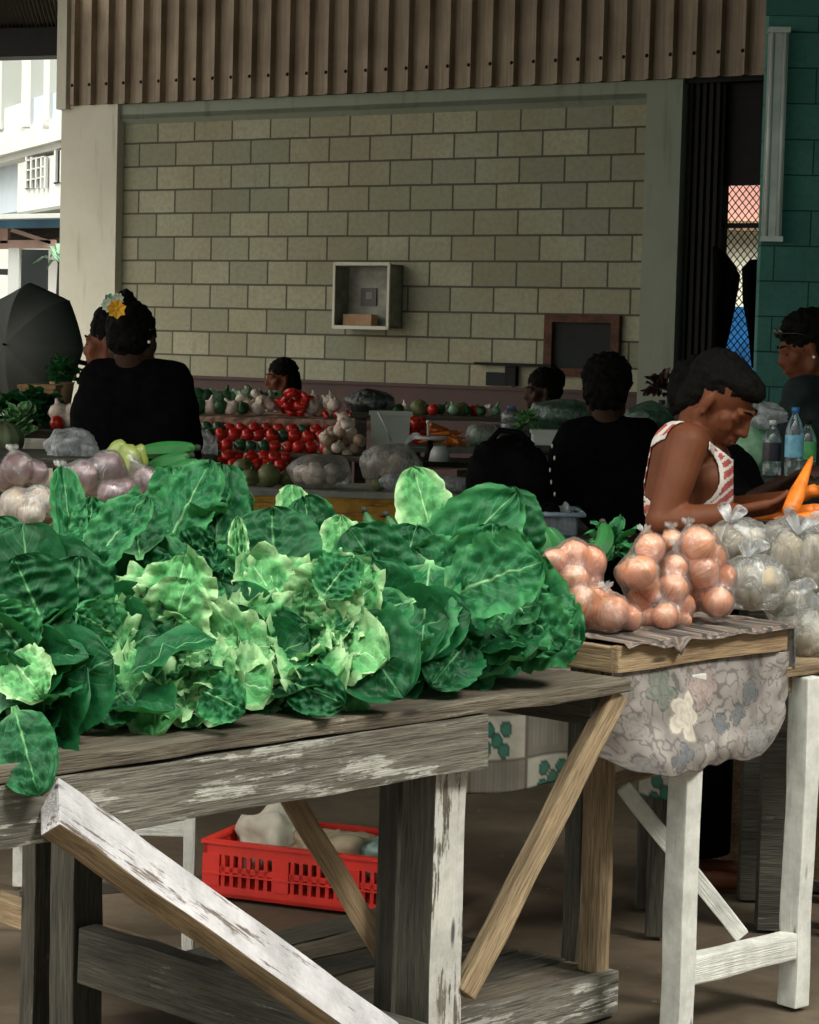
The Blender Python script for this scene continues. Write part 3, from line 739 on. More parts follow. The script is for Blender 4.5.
# white trestle
tr=thing('white_trestle','white painted timber trestle with a low rail and slanting brace under the onion table','trestle',W(740,1000,5.25)-Vector((0,0,W(740,1000,5.25).z)))
l1=W(681,900,5.12); l2=W(797,900,5.40)
SD=(l2-l1); SD.z=0; SD.normalize()
for p,h in((l1,.83),(l2,.79)): beam('leg',(p.x,p.y,0),(p.x,p.y,h),.052,.058,M['white_wood'],tr,side=SD)
z1=W(690,972,5.12).z
beam('rail',(l1.x+SD.x*.02,l1.y+SD.y*.02,z1),(l2.x,l2.y,z1),.062,.045,M['white_wood'],tr)
beam('brace',W(622,786,5.35),W(742,936,5.30),.038,.03,M['white_wood'],tr,side=(1,0,1))
beam('brace',W(614,780,5.5),W(690,758,5.2),.03,.035,M['tan_wood2'],tr,label='tan upper brace')
# ---------------- third table at the right edge
H3=.82; A3=G(787,668,H3); A3.z=0
def T3(s,t,z=0): return A3+E1*s+E2*t+Vector((0,0,z))
t3=thing('corner_table','weathered timber table at the right edge holding pale tied bags','table',T3(.5,.4,0))
for k in range(2): beam('plank',T3(0,.09+k*.18,H3-.012),T3(1.5,.09+k*.18,H3-.012),.024,.175,M['tan_wood2'],t3)
beam('apron',T3(.02,.05,H3-.045),T3(1.5,.05,H3-.045),.045,.03,M['tan_wood2'],t3)
for (s,t) in((1.4,.1),(1.4,.32),(.75,.32)):
    p=T3(s,t); beam('leg',(p.x,p.y,0),(p.x,p.y,H3-.02),.05,.05,M['white_wood'],t3,side=E1)
# ---------------- rear tables: one behind with leaf printed oilcloth, one at the left with red onions
H4=.80; A4=G(745,640,0)
def T4(s,t,z=0): return Vector((.72,5.98,0))-Vector((1,.0,0))*s+Vector((0,1,0))*t+Vector((0,0,z))
t4=thing('plantain_table','low table behind the front stalls with a leaf printed oilcloth','table',T4(.7,.4,0))
b=BM(); prism(b,T4(.66,0,.78),T4(0,0,.78),T4(0,.4,.78),T4(.66,.4,.78),(0,0,.025)); obj('tabletop',b,M['dark_wood'],t4,False)
for (s,t) in((.04,.05),(.60,.05),(.04,.35),(.60,.35)):
    p=T4(s,t); beam('leg',p,p+Vector((0,0,.78)),.05,.05,M['dark_wood'],t4,side=(1,0,0))
def oil(u,v):
    z=.81-.41*v*(1+.05*math.sin(u*8)); return T4(.67-u*.69,-.012-.02*v-.015*math.sin(u*22)*v,z)
cloth('oilcloth',oil,160,60,lambda x,y:leafprint(x+.03,.46-y),None,('beige oilcloth printed with green leaf squares hanging from the table behind','cloth'),su=.75,sv=.42,base=T4(.3,0,.7))
H5=.95
t5=thing('rear_left_table','white legged table behind the greens holding bags of purple onions','table',W(100,600,5.9)-Vector((0,0,W(100,600,5.9).z)))
a=W(-60,600,5.55);b_=W(235,600,5.75)
FL=lambda p,z:Vector((p.x,p.y,z)); bk=Vector((0,.8,0))
b=BM(); prism(b,FL(a,H5-.03),FL(b_,H5-.03),FL(b_+bk,H5-.03),FL(a+bk,H5-.03),(0,0,.03)); obj('tabletop',b,M['top_wood'],t5,False)
for x,Z in((190,5.75),(40,5.6),(190,6.45),(20,6.4)):
    p=W(x,830,Z); beam('leg',FL(p,0),FL(p,H5-.03),.03,.04,M['white_wood'],t5,side=(1,0,0))
p=W(135,822,5.78);q=W(190,822,5.78); beam('rail',p,q,.07,.02,M['white_wood'],t5)
p=W(20,895,5.9);q=W(192,880,5.9); beam('rail',p,q,.03,.02,M['dark_wood'],t5)
cloth('cloth_scrap',lambda u,v:T3(-.015+.0*u,.03+.12*u,H3-.04-.14*v)+Vector((.006*math.sin(v*9),0,0)),14,12,lambda x,y:Vector((.01,.20,.17)) if math.hypot((x%.06)-.03,(y%.05)-.025)<.018 else Vector((.55,.62,.60)),None,('pale cloth scrap with round green spots hanging at the end of the corner table','cloth'),su=.12,sv=.14,base=T3(0,.08,H3-.1))
# a rusty panel box at the right behind the trestle
rb=thing('plywood_bin','rusty brown plywood bin on the ground behind the white trestle','bin',G(790,888,0))
p=G(716,872,0); q=G(860,898,0)
dd=(q-p).normalized(); nn=Vector((-dd.y,dd.x,0))
b=BM(); prism(b,p,q,q+nn*.3,p+nn*.3,(0,0,.50)); bmesh.ops.bevel(b,geom=b.edges[:],offset=.01,segments=2,affect='EDGES'); obj('panel_body',b,M['rust'],rb,False)
b=BM(); prism(b,p-nn*.012+Vector((0,0,.47)),q-nn*.012+Vector((0,0,.47)),q+nn*.31+Vector((0,0,.47)),p+nn*.31+Vector((0,0,.47)),(0,0,.04)); obj('lid',b,M['rust'],rb,False)
b=BM(); prism(b,p-nn*.02,q-nn*.02,q-nn*.0,p-nn*.0,(0,0,.03)); obj('skirting',b,M['dark_wood'],rb,False)
# red crate under the table
p0=Vector((-.547,6.40,0)); p1=G(384,917,0)
c0=W(203,882,6.35); c0.z=0; c1=G(395,918,0)
dd=(c1-c0); Lc=dd.length; dd.normalize(); nn=Vector((-dd.y,dd.x,0)); 
if nn.y<0: nn=-nn
crt=thing('red_crate','red slatted plastic crate on the ground under the big table, filled with sacks','crate',c0+dd*Lc/2+nn*.17)
hC=.155
def cw(a,b_,z0,z1,side):
    bm_=BM()
    o_,d_,n_=side
    prism(bm_,o_+d_*a+Vector((0,0,z0)),o_+d_*b_+Vector((0,0,z0)),o_+d_*b_+n_*.012+Vector((0,0,z0)),o_+d_*a+n_*.012+Vector((0,0,z0)),(0,0,z1-z0)); return bm_
def panel(o_,d_,n_,L):
    b=BM()
    def add(a,b2,z0,z1,th=.012,off=0): prism(b,o_+d_*a+n_*off+Vector((0,0,z0)),o_+d_*b2+n_*off+Vector((0,0,z0)),o_+d_*b2+n_*(th+off)+Vector((0,0,z0)),o_+d_*a+n_*(th+off)+Vector((0,0,z0)),(0,0,z1-z0))
    add(0,L,.118,hC); add(-.004,L+.004,hC-.008,hC+.002,.024,-.006); add(0,L,.07,.085); add(0,L,0,.03); add(0,L,.062,.067,.02,-.006)
    k=0;x=0
    while x<L:
        add(x,min(x+.011,L),.03,.118) if k%7 else add(x,min(x+.05,L),.03,.118,.016,-.003)
        x+=.026 if k%7 else .055; k+=1
    return b
O=c0
obj('side_panel',panel(O,dd,nn,Lc),M['red_plastic'],crt,False); obj('side_panel',panel(O+nn*.36,dd,-nn,Lc),M['red_plastic'],crt,False)
obj('end_panel',panel(O,nn,dd,.36),M['red_plastic'],crt,False); obj('end_panel',panel(O+dd*Lc,nn,-dd,.36),M['red_plastic'],crt,False)
b=BM(); prism(b,O,O+dd*Lc,O+dd*Lc+nn*.36,O+nn*.36,(0,0,.01)); obj('crate_base',b,M['red_plastic'],crt,False)
# sacks in the crate
def sack(name,c,r,mat,label,seed,amp=.3,cat='sack',group=None):
    b=BM(); ell(b,(0,0,0),1,u=40,v=24)
    for v in b.verts:
        n=1+amp*noise.noise(v.co*1.7+Vector((seed,0,0)))+amp*.35*abs(noise.noise(v.co*5+Vector((0,seed,0))))
        v.co=Vector((v.co.x*r[0]*n,v.co.y*r[1]*n,max(v.co.z,-.55)*r[2]*n))+Vector(c)
    return props(obj(name,b,mat,None,True,base=c),label,cat,group)
sk=plain('pale woven sack',(.48,.44,.36),.7,.25,10,bump=.4)
cc=lambda f,g,z: O+dd*Lc*f+nn*g+Vector((0,0,z))
sack('sack',cc(.22,.2,.12),(.11,.11,.09),sk,'pale peaked sack at the left end of the red crate',1,.5)
sack('sack',cc(.55,.18,.11),(.14,.11,.07),plain('tan paper sack',(.36,.28,.19),.7,.3,9,bump=.4),'tan crumpled sack in the middle of the red crate',2,.4)
sack('sack',cc(.83,.18,.11),(.10,.11,.07),plain('grey green plastic sack',(.16,.24,.22),.3,.6,7,bump=.4),'greyish green plastic sack at the right end of the red crate',3,.4)
# ------------------------------------------------------------------ leafy greens
def leaf(b,uv,base,d0,nrm,L,Wd,curl=.8,ruf=.3,cup=.25,seed=0,nu=20,nv=18,petiole=.18,tipw=.95,freq=9,bub=.012):
    base=Vector(base); d=Vector(d0).normalized(); n=Vector(nrm); n=(n-d*n.dot(d)).normalized(); side=d.cross(n).normalized()
    sd=Vector((seed*7.3,seed*3.1,seed*1.7)); pos=base.copy(); rows=[]; st_=L/nu
    for i in range(nu+1):
        s=i/nu
        if i: 
            a=curl/nu*(.4+1.2*s)
            d=(d*math.cos(a)-n*math.sin(a)).normalized(); n=side.cross(d).normalized()
            pos=pos+d*st_
        if s<petiole: w=.10+.06*s/petiole
        else:
            q=(s-petiole)/(1-petiole); w=max(.05,max(0,1-abs(2*q**tipw-1)**2.3)**.5); w=max(w,.16*(1-q*3))
        w*=Wd/2; row=[]
        for j in range(nv+1):
            t=j/nv*2-1; at=abs(t)
            edge=at**1.6
            big=math.sin(s*freq+seed+(1.6 if t>0 else 0))*.6+noise.noise(Vector((s*freq*.6,t*1.2,seed)))
            fine=noise.noise(Vector((s*freq*2.1,t*3.,seed+9)))*1.3
            fr=math.sin(s*(26+seed%5*3)+(2 if t>0 else 0)+2.5*noise.noise(Vector((s*5,t,seed))))*(1.25 if ruf>.7 else .2)
            rz=ruf*(edge*min(1,s*3)+.35*max(0,s-.6))*(big*.5+fine*.34+fr*.20*at*at)*Wd*.22
            ex=1+min(ruf,.5)*.22*edge*fine
            bb=bub*noise.noise(Vector((s*11,t*5,seed+4)))*(1-.5*at)*min(1,s*4)*2
            p=pos+side*(t*w*ex)+n*(cup*t*t*w+rz+bb-.0)
            if s>.85: p+=n*ruf*.05*fine*(s-.85)/.15*Wd
            row.append(b.verts.new(p))
        rows.append(row)
    for i in range(nu):
        for j in range(nv):
            f=b.faces.new((rows[i][j],rows[i+1][j],rows[i+1][j+1],rows[i][j+1]))
            for lp,(a,c) in zip(f.loops,((i,j),(i+1,j),(i+1,j+1),(i,j+1))): lp[uv].uv=(a/nu,c/nv)
def head(name,label,c,axis,kind,size,seed,heroes=(),group='leafy greens piled on the big table'):
    """c = heart of the head, axis = where the leaves open to"""
    rr=random.Random(seed); c=Vector(c); ax=Vector(axis).normalized()
    o1=ax.orthogonal().normalized(); o2=ax.cross(o1)
    th=thing(name,label,'leafy greens',c-ax*size*.25,group)
    b=BM(); uv=b.loops.layers.uv.new('UVMap')
    if kind=='pale': mat=M['leaf_pale']; rings=((5,.25,.6,.6),(7,.6,.85,.8),(7,1.0,1.0,.95),(6,1.4,1.05,1.)); ruf=1.35;wd=.80;cl=1.1
    elif kind=='mid': mat=M['leaf_mid']; rings=((3,.2,.8,.8),(5,.6,.95,.9),(5,1.0,1.,1.),(4,1.4,1.,1.)); ruf=1.0;wd=.85;cl=.9
    else: mat=M['leaf_dark']; rings=((2,.2,.8,.8),(4,.7,.95,1.),(4,1.1,1.,1.05)); ruf=.32;wd=.88;cl=.6
    k=0
    for (n_,open_,ln,wdk) in rings:
        a0=rr.random()*6
        for i in range(n_):
            a=a0+2*math.pi*i/n_+rr.uniform(-.25,.25); op=open_+rr.uniform(-.15,.15)
            rad=o1*math.cos(a)+o2*math.sin(a)
            d=ax*math.cos(op*.7)+rad*math.sin(op*.7)
            nr=(ax*math.sin(op*.7)-rad*math.cos(op*.7))          # upper side faces the axis
            L=size*ln*rr.uniform(.88,1.1)
            leaf(b,uv,c-ax*size*.32+rad*.012,d,nr,L,size*wd*wdk*rr.uniform(.85,1.15),cl*rr.uniform(.5,1.6),ruf*rr.uniform(.75,1.2),rr.uniform(.05,.4),seed*13+k,
                 nu=36 if kind!='dark' else 20,nv=16 if kind!='dark' else 14,petiole=.22 if kind=='dark' else .1,bub=.006 if kind=='dark' else .010,freq=9 if kind=='dark' else 12); k+=1
    obj('leaves',b,mat,th)
    b=BM(); ell(b,c-ax*size*.30,(.028,.028,.05),ax.to_track_quat('Z','Y').to_matrix(),12,8); obj('stalk',b,M['stalk'],th)
    for i,h in enumerate(heroes): hero(th,seed*3+i,*h)
    return th
def hero(th,seed,bp,tp_,wpx,kind='dark',face=(0,-1,.25),curl=.35,ruf=.3,cup=.15,lab=None,freq=8):
    """one big outer leaf: base and tip given in place (pixel x, y, distance)"""
    A=W(*bp); B=W(*tp_); d=(B-A); L=d.length*1.04; Wd=wpx/F_PX*(bp[2]+tp_[2])/2
    d.normalize(); n=Vector(face); n=(n-d*n.dot(d)).normalized()
    # start a bit off so the curl ends on the tip
    q=d*math.cos(curl*.5)+n*math.sin(curl*.5)
    b=BM(); uv=b.loops.layers.uv.new('UVMap')
    leaf(b,uv,A,q,n,L,Wd,curl,ruf,cup,seed,nu=40,nv=22,petiole=.08,tipw=.95,freq=freq,bub=.011)
    obj('leaf',b,M['leaf_'+kind],th,label=lab)
# pile core: lower, mostly hidden greens that carry the others
HD=[
 # name,label,(px,py,Z),axis,kind,size,seed,heroes
 ('leafy_cabbage','dark greens drooping over the table edge at the far left, with one round leaf',(12,705,3.92),(-.1,-.8,.25),'dark',.21,1,
   [((14,706,3.80),(38,792,3.68),66,'dark',(.05,-1,.15),.12,.12,.12),((20,715,3.86),(-12,800,3.74),50,'mid',(0,-1,.2),.3,.7,.2),((30,660,3.9),(-10,610,3.9),70,'mid',(0,-1,.3),.4,.5,.2),((8,655,3.9),(45,700,3.8),60,'pale',(0,-1,.4),.5,1.,.2)]),
 ('leaf_lettuce','pale frilly lettuce at the table edge, left one of the two brightest',(165,655,4.16),(.05,-.8,.55),'pale',.205,2,
   [((120,640,4.1),(75,612,4.02),60,'mid',(0,-1,.4),.4,.9,.2),((200,690,4.08),(245,712,4.02),52,'mid',(0,-1,.3),.5,.7,.2),((130,690,4.05),(90,715,3.98),60,'dark',(0,-1,.3),.5,.4,.2)]),
 ('leaf_lettuce','pale frilly lettuce at the table edge, the brightest just left of the broad dark leaf',(302,640,4.36),(.1,-.8,.55),'pale',.195,3,
   [((285,680,4.25),(345,704,4.2),50,'dark',(0,-1,.2),.6,.4,.2),((320,600,4.35),(352,560,4.4),50,'mid',(0,-1,.4),.5,.9,.2)]),
 ('leafy_cabbage','broad dark smooth leaved greens between the pale frilly lettuce and the crinkled head',(382,640,4.58),(.0,-.7,.4),'dark',.185,4,
   [((340,612,4.42),(402,698,4.30),96,'dark',(-.1,-1,.45),.5,.18,.35),((415,600,4.5),(338,628,4.36),50,'mid',(0,-1,.6),.3,.3,.2)]),
 ('crinkled_cabbage','large crinkled mid green head at the right end of the pile',(488,612,4.74),(.0,-.8,.45),'mid',.205,5,
   [((440,600,4.6),(540,565,4.6),86,'mid',(0,-1,.5),.5,.9,.2),((510,600,4.7),(560,650,4.66),64,'mid',(.2,-1,.2),.6,.8,.2),((470,640,4.62),(430,688,4.5),64,'dark',(0,-1,.3),.6,.4,.2),((430,560,4.7),(420,665,4.5),70,'mid',(0,-1,.5),.6,.9,.2)]),
 ('leafy_cabbage','dark broad leaved greens at the left edge of the photo above the round leaf',(30,612,4.25),(-.15,-.65,.6),'dark',.20,6,
   [((50,640,4.15),(15,560,4.15),92,'dark',(.1,-1,.3),.4,.15,.25),((75,650,4.15),(80,560,4.2),78,'dark',(0,-1,.35),.4,.2,.2),((10,600,4.3),(-5,520,4.35),70,'dark',(0,-1,.2),.3,.2,.2)]),
 ('crinkled_cabbage','crinkled green head behind the left pale lettuce with one long pale leaf',(128,595,4.42),(.1,-.6,.65),'mid',.18,7,
   [((82,582,4.3),(146,500,4.38),54,'mid',(-.3,-1,.4),.3,.6,.3),((140,560,4.4),(135,500,4.5),66,'dark',(0,-1,.3),.3,.3,.2),((110,640,4.25),(150,585,4.3),70,'pale',(0,-1,.6),.5,1.,.2)]),
 ('crinkled_cabbage','curly green head in the middle of the pile above the left pale lettuce',(216,612,4.50),(.0,-.7,.6),'mid',.165,8,
   [((230,630,4.35),(192,585,4.4),44,'mid',(0,-1,.3),.4,.6,.2),((175,560,4.5),(215,545,4.5),50,'dark',(0,-1,.3),.3,.2,.2)]),
 ('leafy_cabbage','dark smooth broad leaf standing in the middle of the pile',(276,610,4.66),(.0,-.6,.7),'dark',.15,9,
   [((276,608,4.52),(272,512,4.62),100,'dark',(0,-1,.12),.25,.12,.12),((240,600,4.5),(238,520,4.55),22,'pale',(0,-1,.1),.2,.3,.1)]),
 ('leafy_cabbage','broad leaved greens right of the middle with a big rounded leaf turned to the front',(388,605,4.84),(.1,-.6,.7),'dark',.17,10,
   [((405,612,4.7),(352,532,4.76),80,'dark',(-.1,-1,.3),.3,.3,.2),((395,600,4.7),(415,530,4.8),70,'dark',(.1,-1,.3),.3,.2,.2),((340,590,4.7),(340,520,4.8),46,'pale',(.1,-1,.2),.3,.4,.2)]),
 ('tall_cabbage','greens with one narrow upright pale leaf at the back left of the pile',(72,585,4.60),(-.05,-.4,.8),'mid',.14,11,
   [((74,572,4.48),(62,472,4.6),36,'mid',(.3,-1,.1),.3,.6,.5),((90,565,4.5),(92,500,4.55),42,'mid',(0,-1,.1),.2,.4,.2)]),
 ('crinkled_cabbage','tall crinkled green head at the back left, tallest of the pile there',(188,530,4.86),(.0,-.45,.85),'mid',.19,12,
   [((160,560,4.7),(208,468,4.85),60,'mid',(0,-1,.3),.3,1.2,.2),((215,550,4.75),(222,470,4.9),60,'dark',(0,-1,.2),.3,.5,.2)]),
 ('leafy_cabbage','greens with a pointed dark leaf at the back centre in front of the yellow board',(315,590,4.98),(.05,-.5,.8),'dark',.15,13,
   [((300,575,4.85),(290,490,4.95),48,'pale',(.4,-1,.2),.3,.5,.3),((325,590,4.85),(305,500,4.92),66,'dark',(-.2,-1,.1),.3,.2,.2)]),
 ('tall_cabbage','greens with an upright pale pointed leaf behind the centre right of the pile',(432,600,5.06),(.0,-.4,.9),'mid',.15,14,
   [((445,585,4.92),(414,472,5.02),62,'pale',(.1,-1,.2),.2,.5,.2,None,6)]),
 ('tall_cabbage','greens with two big veined upright leaves at the back right of the pile',(480,590,5.00),(.0,-.5,.8),'mid',.17,15,
   [((398,612,4.82),(512,497,4.90),86,'mid',(.1,-1,.35),.25,.35,.15),((520,580,4.95),(512,490,5.0),58,'dark',(0,-1,.1),.4,.4,.2),((440,650,4.75),(500,560,4.8),70,'mid',(0,-1,.5),.3,.8,.2)]),
 ('leafy_cabbage','dark greens low in the middle of the pile between the two pale lettuces',(238,668,4.34),(.0,-.7,.3),'dark',.18,16,[]),
 ('leafy_cabbage','dark greens low behind the right crinkled head',(440,640,4.86),(.2,-.5,.5),'dark',.20,17,[]),
 ('leafy_cabbage','dark greens low at the left behind the drooping leaves',(85,665,4.2),(-.1,-.7,.4),'dark',.21,18,[]),
 ('crinkled_cabbage','crinkled green head right of the middle above the brightest lettuce',(338,605,4.6),(.0,-.6,.6),'mid',.14,19,[]),
 ('crinkled_cabbage','crinkled green head at the right rear of the pile beside the bagged onions',(508,600,5.0),(.0,-.5,.7),'mid',.15,20,[]),
]
for h in HD:
    name,lab,p,ax,kind,size,seed,her=h
    head(name,lab,W(*p),ax,kind,size,seed,her)
# bulk of leaves under and behind the counted heads
b=BM(); uv=b.loops.layers.uv.new('UVMap'); rr=random.Random(5)
for k in range(150):
    s=rr.uniform(.05,1.75); t=rr.uniform(.08,.85); z=H1+rr.uniform(.01,.05+.22*min(1,t*1.6))
    a=rr.uniform(0,6.28); e=rr.uniform(.1,1.)
    leaf(b,uv,T1(s,t,z),(math.cos(a)*math.cos(e),math.sin(a)*math.cos(e),math.sin(e)),(0,-.3,1),rr.uniform(.12,.2),rr.uniform(.10,.16),rr.uniform(.2,1.),.5,.2,k,nu=10,nv=8)
props(obj('loose_leaves',b,M['leaf_dark'],None,True,base=T1(.9,.45,H1)),'heap of loose dark green leaves under the piled heads on the big table','leaves',None,'stuff')
# ------------------------------------------------------------------ green plantains
def pod(name,label,bp,tp_,r,bend=.03,group='green plantains'):
    A=W(*bp);B=W(*tp_); t=thing(name,label,'plantain',A,group); b=BM(); n=14; pts=[];rad=[]
    for i in range(n+1):
        f=i/n; p=A.lerp(B,f)+Vector((bend*math.sin(f*math.pi),-.01*math.sin(f*math.pi),0)); pts.append(p); rad.append(r*(math.sin(math.pi*(.12+.80*f))**.6)*(1 if f<.93 else .45))
    tube(b,pts,rad,7); obj('skin',b,M['pod'],t,sharp=40)
    b=BM(); tube(b,[pts[-1],pts[-1]+(pts[-1]-pts[-2]).normalized()*.012],[r*.42,r*.3],7); obj('dark_tip',b,M['pod_tip'],t)
for i,(bp,tp_,r,lab) in enumerate([((507,590,5.25),(515,530,5.3),.019,'green plantain standing just right of the big veined leaf'),((530,585,5.3),(536,524,5.3),.03,'fat green plantain behind the left onion bag'),((552,585,5.35),(546,528,5.35),.026,'green plantain pointing up below the clear plastic box'),
    ((575,570,5.35),(603,524,5.45),.024,'slanting green plantain right of the clear plastic box'),((358,590,5.2),(365,512,5.25),.018,'thin green plantain tip in front of the yellow board, left one'),((388,590,5.2),(387,516,5.25),.019,'thin green plantain tip in front of the yellow board, right one'),((345,585,5.2),(336,522,5.25),.014,'thin green plantain tip below the bag of pale onions')]):
    pod('green_plantain',lab,bp,tp_,r)
def leafclump(name,label,c,r,n,mat,cat='greens',wid=.045,ln=.09,seed=1,group=None,flat=1.):
    rr=random.Random(seed); b=BM(); uv=b.loops.layers.uv.new('UVMap'); c=Vector(c)
    for k in range(n):
        a=rr.uniform(0,6.28); e=rr.uniform(-.2,1.45); d=Vector((math.cos(a)*math.cos(e),math.sin(a)*math.cos(e),math.sin(e)*flat))
        leaf(b,uv,c+d*r*rr.uniform(.1,.6),d,(0,-.2,1),ln*rr.uniform(.7,1.2),wid*rr.uniform(.7,1.2),rr.uniform(.2,1.2),.6,.3,k+seed,nu=6,nv=4)
    return props(obj(name,b,mat,None,True,base=c),label,cat,group)
leafclump('herb_bunch','small leafy green bunch behind the bagged onions',W(612,552,5.55),.06,40,M['leaf_mid'],seed=3,wid=.03,ln=.06)
# ------------------------------------------------------------------ onions and their bags
def onion_proto(mat):
    b=BM(); prof=[(.001,-.036),(.010,-.037),(.026,-.030),(.037,-.014),(.040,.0),(.036,.014),(.025,.027),(.011,.034),(.005,.038),(.002,.041)]
    lathe(b,prof,20)
    me=bpy.data.meshes.new('onion'); b.to_mesh(me); b.free(); me.materials.append(mat)
    for p in me.polygons:p.use_smooth=True
    return me
OM=onion_proto(M['onion']); RM=onion_proto(M['red_onion'])
def onion(me,c,r,label,group,name='onion'):
    o=bpy.data.objects.new(name,me); COL.objects.link(o); o.location=c; k=r/.04; o.scale=(k*R.uniform(.95,1.05),k*R.uniform(.95,1.05),k*R.uniform(.9,1.0))
    o.rotation_euler=(R.uniform(-1.2,1.2),R.uniform(-1.2,1.2),R.uniform(0,6)); return props(o,label,'onion',group)
def wrap(name,label,balls,knot,mat,cat='plastic bag',infl=1.10,group=None,vox=.009,seed=0,kr=.011,wr=.006):
    """thin film hugging its contents, gathered to a knot"""
    b=BM(); cen=sum((Vector(c) for c,r in balls),Vector())/len(balls)
    for c,r in balls: ell(b,c,r*infl,u=14,v=8)
    for i in range(len(balls)):
        for j in range(i):
            if (Vector(balls[i][0])-Vector(balls[j][0])).length<(balls[i][1]+balls[j][1])*1.35: cap(b,balls[i][0],balls[j][0],balls[i][1]*.86,balls[j][1]*.86,3,10)
    K=Vector(knot); near=sorted(balls,key=lambda q:(Vector(q[0])-K).length)[:3]
    for c,r in near: cap(b,Vector(c),K,r*.75,kr,4,10)
    me=fuse(b,vox,5,.5); sd=Vector((seed,seed*2,0))
    for v in me.vertices:
        d=v.co-K; q=d.normalized(); dist=d.length
        a=math.atan2(q.y,q.x)
        ridge=abs(noise.noise(Vector((a*3.2,q.z*4,seed))))-.2
        f=wr*ridge*max(.2,1-dist/.16)*2+noise.noise(v.co*55+sd)*.0018
        v.co+=(v.co-cen).normalized()*f
    t=thing(name,label,cat,cen-Vector((0,0,cen.z-min(c[2]-r for c,r in balls))),group)
    obj('film',me,mat,t)
    b=BM(); 
    for k in range(7):
        a=k*.9+seed; d=Vector((math.cos(a)*.8,math.sin(a)*.5,.9)).normalized()
        leafy=K+d*.017
        n=d.orthogonal().normalized()*.007
        b.faces.new([b.verts.new(x) for x in(K+n*.2,leafy+n,leafy+d*.008,leafy-n,K-n*.2)])
    obj('knot',b,M['film_haze'],t)
    return t
GO='brown onions in the clear bags on the onion table'
def places(pts):
    names=['']*len(pts); left=list(range(len(pts)))
    for nm,key in(('topmost',lambda i:pts[i][1]),('lowest',lambda i:-pts[i][1]),('leftmost',lambda i:pts[i][0]),('rightmost',lambda i:-pts[i][0]),('second highest',lambda i:pts[i][1]),('second lowest',lambda i:-pts[i][1])):
        if left: i=min(left,key=key); names[i]=nm; left.remove(i)
    for i in left: names[i]='innermost'
    return names
def onionbag(lab,pts,Z,knot,seed,olab):
    balls=[]
    for (x,y,rpx,dz),nm in zip(pts,places(pts)):
        c=W(x,y,Z+dz); r=rpx/F_PX*(Z+dz); balls.append((c,r)); onion(OM,c,r*.97,nm+' '+olab,GO)
    wrap('onion_bag',lab,balls,W(*knot),M['film'],seed=seed,group='clear bags of brown onions')
onionbag('clear bag of brown onions, upper one next to the green plantains',[(554,561,14,0),(574,555,17,.02),(590,562,17,.04),(572,580,18,0),(588,580,15,.05)],5.14,(598,598,5.14),1,'brown onion in the upper left clear bag next to the plantains')
onionbag('clear bag of brown onions, lowest one at the left front corner of the onion table',[(583,603,20,0),(578,615,16,.06),(610,612,20,-.01),(630,618,14,.04),(598,596,13,.08)],5.04,(606,590,4.99),2,'brown onion in the lowest left clear bag at the table corner')
onionbag('clear bag of brown onions in the middle, second from the left, upright',[(650,548,16,.06),(640,572,19,0),(628,573,14,.06),(653,590,14,.06),(640,602,16,.08),(665,616,14,0),(650,618,11,.03)],5.14,(644,533,5.2),3,'brown onion in the upright clear bag second from the left')
onionbag('tall clear bag of pinkish onions in the middle, left of the largest bag',[(674,567,15,.02),(673,588,17,0),(683,606,13,.03),(668,616,15,-.02),(682,620,10,.0)],5.20,(676,548,5.25),4,'pinkish onion in the tall clear bag left of the largest bag')
onionbag('largest clear bag of brown onions, rightmost, standing by the pale tied bags',[(699,545,20,0),(711,556,17,.03),(702,570,20,0),(723,577,15,.04),(692,597,15,.05),(718,601,17,-.01),(706,590,13,.08)],5.26,(688,526,5.3),5,'brown onion in the largest clear bag at the right')
onionbag('small clear bag of brown onions behind, between the two upright bags',[(672,541,12,.0),(680,548,12,.02),(664,548,10,.05)],5.42,(671,530,5.42),6,'brown onion in the small clear bag behind')
